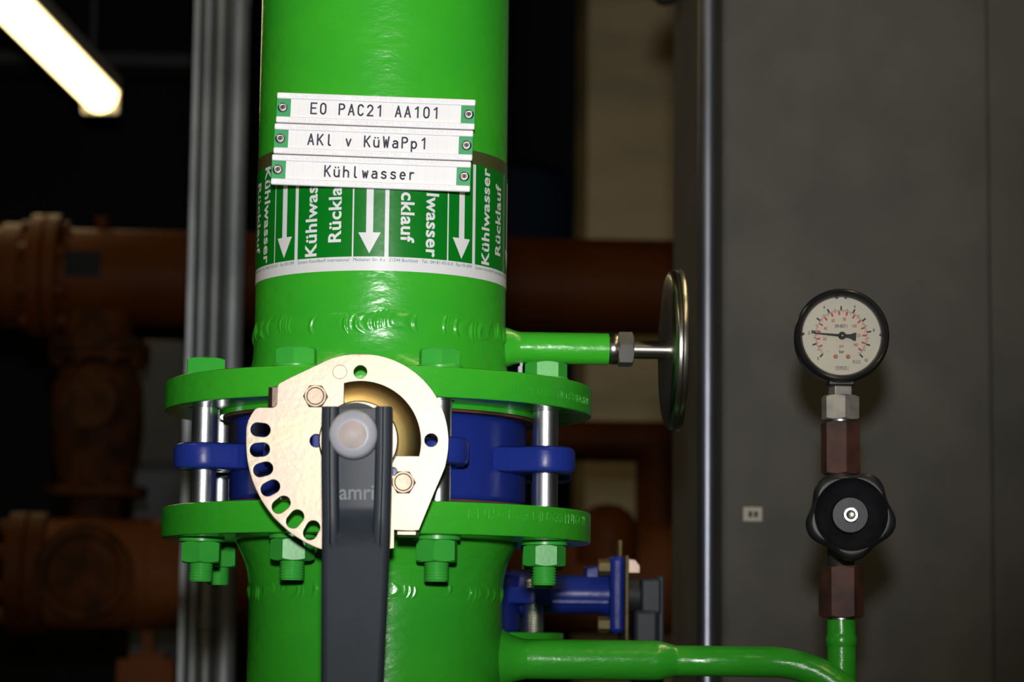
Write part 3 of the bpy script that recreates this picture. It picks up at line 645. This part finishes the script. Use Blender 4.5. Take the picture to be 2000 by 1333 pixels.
def ticks(angs, r0, r1, wd):
    mb = MB()
    for a in angs:
        c, s_ = math.cos(a), math.sin(a)
        mb.add([(r0*c+wd/2*s_, r0*s_-wd/2*c, ZD), (r1*c+wd/2*s_, r1*s_-wd/2*c, ZD), (r1*c-wd/2*s_, r1*s_+wd/2*c, ZD), (r0*c-wd/2*s_, r0*s_+wd/2*c, ZD)], [(0,1,2,3)])
    return mb
DM = GM @ T(-0.00022, 0, 0)
bar = lambda v: math.radians(225-27*v)
ra = 380*U
def ring_arc(r0, r1, a0, a1, n=90):
    mb = MB(); V = [(r*math.cos(a0+(a1-a0)*i/n), r*math.sin(a0+(a1-a0)*i/n), ZD) for r in (r0, r1) for i in range(n+1)]
    mb.add(V, [(i, i+1, n+2+i, n+1+i) for i in range(n)]); return mb
tk = ticks([bar(v) for v in range(11)], ra, 442*U, 24*U); tk.add(ring_arc(ra-2*U, ra+2.5*U, bar(0), bar(10)).v, ring_arc(ra, ra, 0, 1).f)
tk.add(ticks([bar(v+0.5) for v in range(10)], ra, 412*U, 8*U).v, [tuple(range(4*i, 4*i+4)) for i in range(10)])
tk.build('bar_scale', M_dblack, dial, DM, recalc=False)
psi = lambda v: math.radians(225-270*v/145)
tk = ticks([psi(v) for v in range(10, 150, 10)], 308*U, 368*U, 26*U); tk.add(ring_arc(364*U, 368*U, psi(0), psi(145)).v, ring_arc(ra, ra, 0, 1).f)
tk.add(ticks([psi(v) for v in range(5, 150, 10)], 340*U, 368*U, 7*U).v, [tuple(range(4*i, 4*i+4)) for i in range(15)])
tk.build('psi_scale', M_dred, dial, DM, recalc=False)
def dtext(s, x, y, h, m, xs=0.72, bold=0.0): text_obj(s, h*U/0.70, m, dial, GM @ T(*g(x, y), ZD+0.00002), bold, xs)
for s_, x, y in (('0', 305, 1040), ('2', 172, 665), ('4', 397, 285), ('6', 845, 268), ('8', 1120, 615), ('10', 1003, 1060)): dtext(s_, x, y, 45, M_dblack, 0.74, 0.00007)
for s_, x, y in (('20', 402, 752), ('40', 414, 597), ('60', 527, 480), ('80', 694, 458), ('100', 833, 557), ('120', 887, 697), ('140', 850, 835)): dtext(s_, x, y, 47, M_dred, 0.76, 0.00006)
dtext('EN 837-1', 648, 560, 47, M_dblack, 0.72, 0.00006); dtext('psi', 648, 850, 48, M_dred, 0.85, 0.00006); dtext('bar', 648, 935, 48, M_dblack, 0.85, 0.00006)
dtext('Kl.2.5', 865, 1085, 47, M_dblack, 0.72, 0.00003); dtext('WIKA', 645, 1176, 32, M_dblack, 1.25, 0.00002)
mb = MB(); bx0, by0 = g(560, 1202); bx1, by1 = g(746, 1150); e = 4.5*U
for a, b in (((bx0, by0), (bx1, by0+e)), ((bx0, by1-e), (bx1, by1)), ((bx0, by0), (bx0+e, by1)), ((bx1-e, by0), (bx1, by1))):
    mb.add([(a[0], a[1], ZD), (b[0], a[1], ZD), (b[0], b[1], ZD), (a[0], b[1], ZD)], [(0,1,2,3)])
mb.build('logo_frame', M_dblack, dial, GM, recalc=False)
MB().prism(circle(14*U, 16, *g(460, 935)), 0.0131, 0.01325, GM).build('stop_mark', M_steelhex, dial)
for x, y in ((560, 1007), (743, 1007)):
    MB().lathe([(30*U, 0.0132), (30*U, 0.0138), (22*U, 0.0141), (0, 0.0141)], 24, GM @ T(*g(x, y), 0)).build('dial_screw', M_copper, pg)
pa = math.radians(175.2); c, s_ = math.cos(pa), math.sin(pa)
P2 = lambda r, w_: (r*U*c-w_*U*s_, r*U*s_+w_*U*c)
tail = [(200, -62), (170, -55), (120, -32), (60, -26)]
olp = [P2(450, 4), P2(390, 12), P2(50, 17)] + [P2(-r, -w_*1.0) if False else P2(-r, -w_) for r, w_ in tail[::-1]][::1]
olp = [P2(455, -6), P2(455, 6), P2(385, 11), P2(50, 19), P2(-60, 26), P2(-120, 32), P2(-175, 60), P2(-205, 60), P2(-205, -60), P2(-175, -60), P2(-120, -32), P2(-60, -26), P2(50, -19), P2(385, -11)]
po = MB(); po.prism(olp, 0.0142, 0.0145, GM @ T(*g(655, 701), 0)); po = po.build('pointer', M_dblack, pg)
MB().lathe([(57*U, 0.0136), (57*U, 0.0150), (48*U, 0.0154), (12*U, 0.0154), (0, 0.0152)], 32, GM @ T(*g(655, 701), 0)).build('pointer_hub', M_dblack, po)
MB().lathe([(10*U, 0.0153), (8*U, 0.01560), (0, 0.0157)], 16, GM @ T(*g(655, 701), 0)).build('pointer_pin', M_screw, po)
for a in (2, 178, 84, 97):
    t_ = math.radians(a); MB().lathe([(0.0009, 0.0132), (0.0009, 0.0168), (0, 0.0170)], 16, GM @ T(0.0262*math.cos(t_), 0.0262*math.sin(t_), 0)).build('bezel_lug', M_rubber, pg)
MB().lathe([(0, 0.0166), (0.0269, 0.0166), (0.0269, 0.0160), (0, 0.0160)], 96, GM).build('window', M_glass, pg)

# ---------------------------------------------------------------- pillar fittings
cxp = pl-0.0125
cd = thing('galvanised_conduit', 'thin galvanised conduit running up the corner of the concrete pillar', 'conduit', T(cxp, PY+0.010, FZ))
MB().lathe([(0.0088, 0), (0.0088, CZ-FZ)], 40).build('tube', M_galv2, cd)
for z in (0.62, 1.95, 3.2):
    MB().lathe([(0.0097, z), (0.0106, z), (0.0106, z+0.018), (0.0097, z+0.018)], 40, closed=True).build('clip', M_galv, cd)
sp = at(1470, 1005, PY)
st = thing('paper_sticker', 'tiny pale paper sticker with dark marks on the concrete pillar', 'sticker', T(sp.x, PY, sp.z))
MB().box((-0.0086, -0.0004, -0.0064), (0.0086, 0.0, 0.0064)).build('paper', M_paper, st)
for dx in (-0.0022, 0.0030): MB().box((dx-0.0018, -0.0006, -0.0028), (dx+0.0018, -0.0003, 0.0026)).build('mark', M_dark, st)
bp = at(1300, -18, 0.95)
bo = thing('black_ball_fitting', 'black rounded fitting on a bracket at the pillar side', 'fitting', T(bp.x, 0.95, bp.z))
MB().lathe([(0, -0.016), (0.008, -0.0145), (0.0145, -0.008), (0.016, 0), (0.0145, 0.008), (0.010, 0.014), (0.010, 0.03), (0, 0.03)], 32).build('ball', M_rubber, bo)
MB().tube([(0, 0, 0.022), (pl-bp.x, 0, 0.022)], 0.005, 16).build('bracket_arm', M_galv, bo)

# ---------------------------------------------------------------- galvanised posts behind the pipe
SY = 1.30
def post(name, label, p0, p1, Y, clamps=()):
    xa, xb = at(p0, 666, Y).x, at(p1, 666, Y).x; r = (xb-xa)/2
    t_ = thing(name, label, 'post', T((xa+xb)/2, Y, FZ))
    MB().lathe([(0, 0), (r, 0), (r, CZ-FZ), (0, CZ-FZ)], 40).build('tube', M_galv, t_)
    for z in clamps: MB().lathe([(r, z), (r+0.0012, z), (r+0.0012, z+0.02), (r, z+0.02)], 40, closed=True).build('clamp', M_galv, t_)
    return t_
xa, xb = at(362, 666, SY).x, at(376, 666, SY).x
ab = thing('angle_bar', 'flat galvanised angle bar at the outer side of the post bundle', 'post', T(xa, SY, FZ))
MB().prism([(0, 0), (xb-xa, 0), (xb-xa, 0.004), (0.004, 0.004), (0.004, 0.030), (0, 0.030)], 0, CZ-FZ).build('angle_profile', M_galv, ab, bevel=0.001)
post('galvanised_post', 'mid-thick galvanised tube beside the flat angle bar of the post bundle', 377.5, 405, SY+0.012)
post('galvanised_post', 'thin galvanised tube in the middle of the post bundle', 406, 428, SY-0.006, (1.3,))
post('galvanised_post', 'thickest galvanised tube of the post bundle, next to the green pipe', 429.5, 474, SY+0.016, (2.05,))
# ---------------------------------------------------------------- small blue valve on a second green line behind
BXc, BYc = 0.0549, 0.30
zf = at(1090, 1237, BYc-0.05).z
g2 = thing('rear_green_pipe', 'green flanged pipe rising behind the side branch, carrying the small blue valve', 'pipe', T(BXc, BYc, FZ))
G2 = T(-BXc, -BYc, -FZ); G2A = T(0, 0, -FZ)
MB().lathe([(0.038, FZ), (0.038, zf-0.05), (0.040, zf-0.03), (0.047, zf-0.016)], 96).build('pipe_tube', M_paint, g2, G2A)
BA = [math.radians(22.5+45*k) for k in range(8)]
me = cut_sheet('flange', [circle(0.0925, 128), circle(0.033, 64)]+[circle(0.0092, 24, 0.0725*math.cos(a), 0.0725*math.sin(a)) for a in [math.radians(-22.5+45*k) for k in range(8)]], 0.018, 0.001); me.transform(T(0, 0, zf-0.009)); link('flange', me, M_paint, g2, G2A)
sv = thing('small_butterfly_valve', 'small blue butterfly valve with dark lever on the rear green flange', 'valve', T(BXc, BYc, zf))
MB().lathe([(0.034, 0), (0.0585, 0), (0.0585, 0.046), (0.034, 0.046)], 96, closed=True).build('body', M_blue, sv, bevel=0.002)
ea = math.radians(-22.5); ex, ey = 0.0725*math.cos(ea), 0.0725*math.sin(ea)
for a in (-22.5, 22.5):
    t_ = math.radians(a); u_ = (math.cos(t_), math.sin(t_)); p_ = (-u_[1], u_[0]); cxy = (0.0725*u_[0], 0.0725*u_[1]); hw = 0.015
    ol = [(u_[0]*0.05-p_[0]*hw, u_[1]*0.05-p_[1]*hw)] + [(cxy[0]+hw*(u_[0]*math.cos(s_)+p_[0]*math.sin(s_)), cxy[1]+hw*(u_[1]*math.cos(s_)+p_[1]*math.sin(s_))) for s_ in [-PI/2+PI*i/14 for i in range(15)]] + [(u_[0]*0.05+p_[0]*hw, u_[1]*0.05+p_[1]*hw)]
    me = cut_sheet('guide_ear', [ol, circle(0.0088, 24, *cxy)], 0.013, 0.002); me.transform(T(0, 0, 0.0285)); link('guide_ear', me, M_blue, sv)
nz = at(1150, 1162, BYc).z-zf
bxp = lambda px: at(px, 1162, BYc).x-BXc
NA = T(0, 0, nz) @ AX
MB().lathe([(0.019, 0.050), (0.0165, 0.062), (0.0150, 0.075), (0.0150, bxp(1168)), (0.0170, bxp(1184)), (0.0170, bxp(1186))], 48, NA).build('neck', M_blue, sv, sharp=50)
for s_ in (-0.006,): MB().box((0.06, -0.0165, nz+s_-0.0018), (bxp(1186), 0.002, nz+s_+0.0018)).build('neck_rib', M_blue, sv, bevel=0.0008)
MB().box((bxp(1141), -0.006, nz+0.010), (bxp(1170), 0.006, nz+0.022)).build('neck_boss', M_blue, sv, bevel=0.002)
MB().box((bxp(1186), -0.026, nz-0.0305), (bxp(1214), 0.026, nz+0.0300)).build('top_flange', M_blue, sv, bevel=0.004, seg=3)
gpx = MB().box((bxp(1214), -0.030, nz-0.036), (bxp(1221), 0.045, nz+0.030)).build('notch_plate', M_brass, sv, bevel=0.0008)
MB().box((bxp(1212), 0.020, nz+0.030), (bxp(1220), 0.040, nz+0.044)).build('plate_corner', M_brass, sv, bevel=0.001)
MB().prism([(0, 0), (0.0095, 0), (0.0095, 0.006), (0.006, 0.0105), (0, 0.0115)], -0.026, -0.022, T(bxp(1222), 0, nz+0.0165) @ RX(PI/2) @ T(0, 0, 0.04)).build('stop_tab', M_gold, sv, bevel=0.0006)
for zz_ in (0.021, -0.0235):
    MB().hexa(0.0110, 0.009, True, False, T(bxp(1186), -0.018, nz+zz_) @ RY(-PI/2)).build('plate_bolt', M_brass, sv, sharp=20)
MB().lathe([(0, bxp(1221)), (0.0135, bxp(1221)), (0.0135, bxp(1247)), (0, bxp(1247))], 40, NA).build('hub', M_rubber, sv)
MB().box((bxp(1247), -0.020, nz-0.0150), (bxp(1286), 0.016, nz+0.0125)).build('lever', M_lever, sv, bevel=0.002)
MB().box((bxp(1233), -0.026, nz-0.120), (bxp(1279), 0.010, nz-0.0120)).build('lever_grip', M_lever, sv, bevel=0.003)
MB().box((bxp(1282), -0.012, nz-0.140), (bxp(1294), 0.020, nz+0.0150)).build('lever_web', M_lever, sv, bevel=0.0015)
def rod(mb, r, z0, z1, pitch=0.002):
    pr_ = [(0, z0)]; z = z0
    while z < z1-pitch: pr_ += [(r*0.90, z), (r, z+pitch*0.4), (r, z+pitch*0.55), (r*0.90, z+pitch*0.95)]; z += pitch
    mb.lathe(pr_+[(r*0.88, z1), (0, z1)], 28)
for k, a in enumerate((-22.5, 22.5)):
    t_ = math.radians(a)
    sb = thing('threaded_stud', ['bare threaded steel stud through the near ear of the small blue valve', 'bare threaded steel stud through the far ear of the small blue valve'][k], 'bolt', T(BXc+0.0725*math.cos(t_), BYc+0.0725*math.sin(t_), zf), 'studs of the rear flange')
    mb = MB(); rod(mb, 0.0080, -0.020, 0.042); mb.build('thread', M_zinc, sb, sharp=50)

# little white plastic tie standing on the flange behind the neck
wt = at(1016, 728, 0.0); zt_ = ZUT
tie = thing('plastic_tie_end', 'small white plastic tie end standing on the flange under the stub', 'cable tie', T(wt.x, 0.0, zt_))
M_white = material('white_plastic', (0.55, 0.54, 0.56), 0.5, col2=(0.5, 0.5, 0.52), nscale=90)
MB().tube([(0, 0, 0), (0, 0, 0.0155), (0.0008, 0, 0.0165), (0.0006, 0, 0.0200)], [0.0019, 0.0016, 0.0010, 0.0012], 14).build('strap_end', M_white, tie)
MB().box((-0.0022, -0.0015, 0.0), (0.0018, 0.0015, 0.0032)).build('tie_head', M_white, tie, bevel=0.0005)

# ---------------------------------------------------------------- far pipework
MY = 2.70
def hrun(name, label, x0, x1, ypx, Y, R, xm=700, mt=None):
    a, b = at(x0, ypx, Y).x, at(x1, ypx, Y).x; z = at(xm, ypx, Y).z
    t_ = thing(name, label, 'pipe', T(a, Y, z))
    MB().lathe([(0, 0), (R, 0), (R, b-a), (0, b-a)], 64, AX).build('pipe_tube', mt or M_orange, t_)
    return t_, a, z
def hflange(t_, a, px, Y, R, w_, nb=8, name='flange'):
    x = at(px, 600, Y).x-a
    f_ = MB().lathe([(0.03, 0), (R, 0), (R, w_), (0.03, w_)], 64, T(x, 0, 0) @ AX, closed=True).build(name, M_orange, t_, bevel=0.002)
    for k in range(nb):
        an = 2*PI*(k+0.5)/nb; MB().hexa(0.024, w_+0.03, True, True, T(x-0.015, (R-0.022)*math.cos(an), (R-0.022)*math.sin(an)) @ AX).build('flange_bolt', M_orange, f_, sharp=20)
    return f_
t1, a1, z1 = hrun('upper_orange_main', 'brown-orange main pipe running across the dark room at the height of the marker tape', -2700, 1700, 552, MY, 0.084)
hflange(t1, a1, 62, MY, 0.108, 0.024); hflange(t1, a1, 92, MY, 0.108, 0.024)
hflange(t1, a1, 4, MY, 0.092, 0.036, 0, 'collar'); hflange(t1, a1, -50, MY, 0.092, 0.026, 0, 'collar')
tx = at(200, 438, MY).x-a1; MB().lathe([(0.010, 0.075), (0.010, 0.098), (0.014, 0.098), (0.014, 0.106), (0, 0.106)], 24, T(tx, 0, 0)).build('vent_plug', M_orange, t1)
tx = at(172, 530, MY).x-a1
MB().box((tx-0.030, -0.086, -0.010), (tx+0.030, -0.078, 0.034)).build('name_tag', M_darkwall, t1)
LY = 2.50
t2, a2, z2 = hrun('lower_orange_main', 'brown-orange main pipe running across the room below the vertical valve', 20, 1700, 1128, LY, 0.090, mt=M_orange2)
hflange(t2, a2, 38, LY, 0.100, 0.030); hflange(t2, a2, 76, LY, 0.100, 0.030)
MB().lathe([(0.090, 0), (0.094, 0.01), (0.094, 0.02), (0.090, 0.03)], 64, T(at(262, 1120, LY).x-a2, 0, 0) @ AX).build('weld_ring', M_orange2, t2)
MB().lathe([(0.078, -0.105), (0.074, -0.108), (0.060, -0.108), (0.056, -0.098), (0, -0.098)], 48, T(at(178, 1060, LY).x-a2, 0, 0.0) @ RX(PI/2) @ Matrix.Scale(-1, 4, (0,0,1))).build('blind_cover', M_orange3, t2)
# support foot of the lower main
sx = at(292, 1210, LY).x; zl = z2-0.0905
sf = thing('pipe_support', 'brown-orange stepped support foot under the lower main pipe', 'support', T(sx, LY, FZ))
SFI = T(0, 0, -FZ)
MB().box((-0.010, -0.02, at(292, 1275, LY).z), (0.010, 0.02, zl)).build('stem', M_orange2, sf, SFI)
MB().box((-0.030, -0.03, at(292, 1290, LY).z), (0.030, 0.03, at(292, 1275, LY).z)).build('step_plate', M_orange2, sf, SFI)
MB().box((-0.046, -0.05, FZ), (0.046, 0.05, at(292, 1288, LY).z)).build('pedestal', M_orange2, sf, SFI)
# gate valve between the mains
vx = at(190, 800, 2.6); s2 = 1/ppm(2.6)
zz2 = lambda y: at(190, y, 2.6).z
gvv = thing('orange_gate_valve', 'brown-orange flanged gate valve joining the two main pipes', 'valve', T(vx.x, 2.6, z2+0.088))
GV = T(0, 0, -z2-0.088)
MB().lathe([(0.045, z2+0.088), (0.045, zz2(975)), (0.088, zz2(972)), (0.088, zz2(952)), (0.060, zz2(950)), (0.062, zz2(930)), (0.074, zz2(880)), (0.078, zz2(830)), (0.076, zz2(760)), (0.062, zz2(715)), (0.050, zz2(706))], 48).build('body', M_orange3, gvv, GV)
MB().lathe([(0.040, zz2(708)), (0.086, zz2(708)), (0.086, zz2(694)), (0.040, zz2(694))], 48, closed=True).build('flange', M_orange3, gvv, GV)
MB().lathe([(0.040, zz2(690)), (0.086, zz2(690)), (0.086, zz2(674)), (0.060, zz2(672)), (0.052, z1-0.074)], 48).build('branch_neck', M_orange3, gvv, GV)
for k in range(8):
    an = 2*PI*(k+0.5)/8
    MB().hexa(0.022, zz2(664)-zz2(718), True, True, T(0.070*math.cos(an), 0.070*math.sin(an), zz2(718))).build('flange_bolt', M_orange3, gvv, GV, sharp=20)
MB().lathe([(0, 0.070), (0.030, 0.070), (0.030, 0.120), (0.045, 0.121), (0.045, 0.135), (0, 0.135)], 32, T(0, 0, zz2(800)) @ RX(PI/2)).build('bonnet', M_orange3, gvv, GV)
# thinner line on the right, with riser and domed cover
t3, a3, z3 = hrun('thin_orange_pipe', 'thinner brown-orange pipe running between the two mains', 560, 1700, 862, 2.62, 0.035, 1150)
rx_ = at(1290, 960, 2.62)
MB().lathe([(0.042, z2+0.060-z3), (0.042, 0)], 40, T(rx_.x-a3, 0, 0)).build('riser', M_orange, t3)
dm = at(1186, 1040, 2.42); DC = T(dm.x-a2, 2.42-LY, dm.z-0.05-z2)
MB().lathe([(0.050, 0), (0.050, 0.045), (0.047, 0.065), (0.038, 0.082), (0.020, 0.093), (0, 0.096)], 48, DC).build('domed_cover', M_orange, t2)
MB().lathe([(0.0, 0.050), (0.012, 0.050), (0.012, 0.060), (0, 0.062)], 20, DC @ T(0, 0, 0.04) @ RX(PI/2)).build('plug', M_orange, t2)

# ---------------------------------------------------------------- far room: masonry column, tank, duct and lamp
c0, c1 = at(1147, 400, 4.4).x, at(1420, 400, 4.4).x
tag(MB().box((c0, 4.4, FZ), (c1, 4.8, CZ)).build('masonry_column', M_beige), 'beige masonry column standing behind the orange pipes', 'column')
tc = at(905, 400, 5.22)
tk_ = thing('blue_tank', 'dark blue round tank standing in the dark behind the pipe', 'tank', T(tc.x, 5.22, FZ))
zt2 = at(1000, 205, 4.4).z-FZ
MB().lathe([(0, 0.02), (0.30, 0.02), (0.34, 0.06), (0.34, zt2-0.12), (0.33, zt2-0.06), (0.28, zt2-0.02), (0.16, zt2), (0, zt2+0.01)], 64).build('shell', M_tank, tk_)
MB().lathe([(0.06, zt2-0.01), (0.06, zt2+0.06), (0.09, zt2+0.06), (0.09, zt2+0.085), (0, zt2+0.085)], 32).build('top_nozzle', M_tank, tk_)
k0, k1_ = at(262, 900, 3.6), at(385, 900, 3.6)
cbn = thing('grey_cabinet', 'blue-grey steel cabinet in the dark beside the orange gate valve', 'cabinet', T(k0.x, 3.6, FZ))
M_cab = material('blue_grey_cabinet_paint', (0.055, 0.065, 0.095), 0.6, col2=(0.045, 0.055, 0.08), nscale=5)
M_cab2 = material('dark_grey_cabinet_paint', (0.030, 0.034, 0.034), 0.6, col2=(0.024, 0.028, 0.028), nscale=5)
wk = k1_.x-k0.x; zk0, zk1 = at(300, 925, 3.6).z-FZ, at(300, 665, 3.6).z-FZ
MB().box((0, 0, 0), (wk, 0.3, zk1)).build('housing', M_cab2, cbn, bevel=0.003)
MB().box((0.006, -0.012, 0.05), (wk-0.006, 0.0, zk0)).build('lower_door', M_cab, cbn, bevel=0.002)
MB().box((0.006, -0.012, zk0+0.02), (wk-0.006, 0.0, zk1-0.02)).build('upper_door', M_cab2, cbn, bevel=0.002)
dz = at(300, 130, 5.4)
du = thing('ceiling_duct', 'dark grey duct running across the back of the room behind the lamp', 'duct', T(X0, 5.4, dz.z))
M_duct = material('grey_duct', (0.075, 0.080, 0.080), 0.6, col2=(0.06, 0.065, 0.065), nscale=4)
MB().box((0.0, -0.08, -0.016), (2.75, 0.08, 0.018)).build('duct_body', M_duct, du)
for x in (0.6, 2.2): MB().tube([(x, 0, 0.018), (x, 0, CZ-dz.z)], 0.008, 12).build('hanger', M_duct, du)
le_ = at(198, 182, 4.0)
LA = T(*le_) @ RZ(math.atan2(-0.104, 1.0)*-1) if False else T(*le_)
la = thing('fluorescent_lamp', 'long warm-white fluorescent lamp hanging in the dark corner', 'lamp', T(*le_))
dirv = Vector((-0.104, -1.0, 0)).normalized(); LL = 1.55
rotl = Matrix((( -dirv.y, dirv.x, 0, 0), (dirv.x, dirv.y, 0, 0), (0, 0, 1, 0), (0, 0, 0, 1)))
# local frame: y runs along the lamp, x across, z up
Lm = Matrix(((-dirv.y, dirv.x, 0, 0), (dirv.x, dirv.y, 0, 0), (0, 0, 1, 0), (0, 0, 0, 1)))
ol = [(0.041*math.cos(t_), 0.048*math.sin(t_)) for t_ in [PI+PI*i/16 for i in range(17)]]
MBp = MB(); MBp.prism(ol, 0.012, LL, Lm @ Matrix(((1,0,0,0),(0,0,1,0),(0,1,0,0),(0,0,0,1)))); MBp.build('diffuser', M_lamp, la)
MB().box((-0.045, 0.0, 0.0), (0.045, LL+0.012, 0.034), Lm).build('housing', M_lampwhite, la)
MB().box((-0.043, 0.0, -0.050), (0.043, 0.012, 0.0), Lm).build('end_cap', M_lampwhite, la, bevel=0.004)
for y in (0.10, 1.35): MB().tube([(0, y, 0.034), (0, y, CZ-le_.z)], 0.006, 12, M=Lm).build('hanging_rod', M_duct, la)
la['group'] = 'fluorescent lamps'
def lamp_light(root, W):                                # the tube's own light, leaving the diffuser downwards
    d_ = bpy.data.lights.new('tube_light', 'AREA'); d_.shape = 'RECTANGLE'; d_.size = 0.08; d_.size_y = LL-0.05; d_.energy = W; d_.color = (1.0, 0.82, 0.46)
    o = bpy.data.objects.new('tube_light', d_); COL.objects.link(o); o.parent = root; o.matrix_local = Lm @ T(0, LL/2, -0.056)
lamp_light(la, 1.2)
# further lamps of the same lighting, hung over the aisle in front of the pipework
AISLE = [(-1.3, -0.4), (0.9, -0.4), (-1.3, -2.2), (0.9, -2.2)]
for x, y in AISLE:
    c2 = copy_tree(la); c2.location = (x, y+LL, 1.75)
    for k in bpy.data.objects:
        if k.parent == c2 and k.name.startswith('hanging_rod'): k.scale.z = (CZ-1.75)/(CZ-le_.z); k.location.z = 0.034*(1-k.scale.z)
    for k in [k for k in bpy.data.objects if k.parent == c2 and k.type == 'LIGHT']: bpy.data.objects.remove(k)
    lamp_light(c2, 5.0); c2['label'] = 'warm-white fluorescent lamp hung over the aisle in front of the pipework'
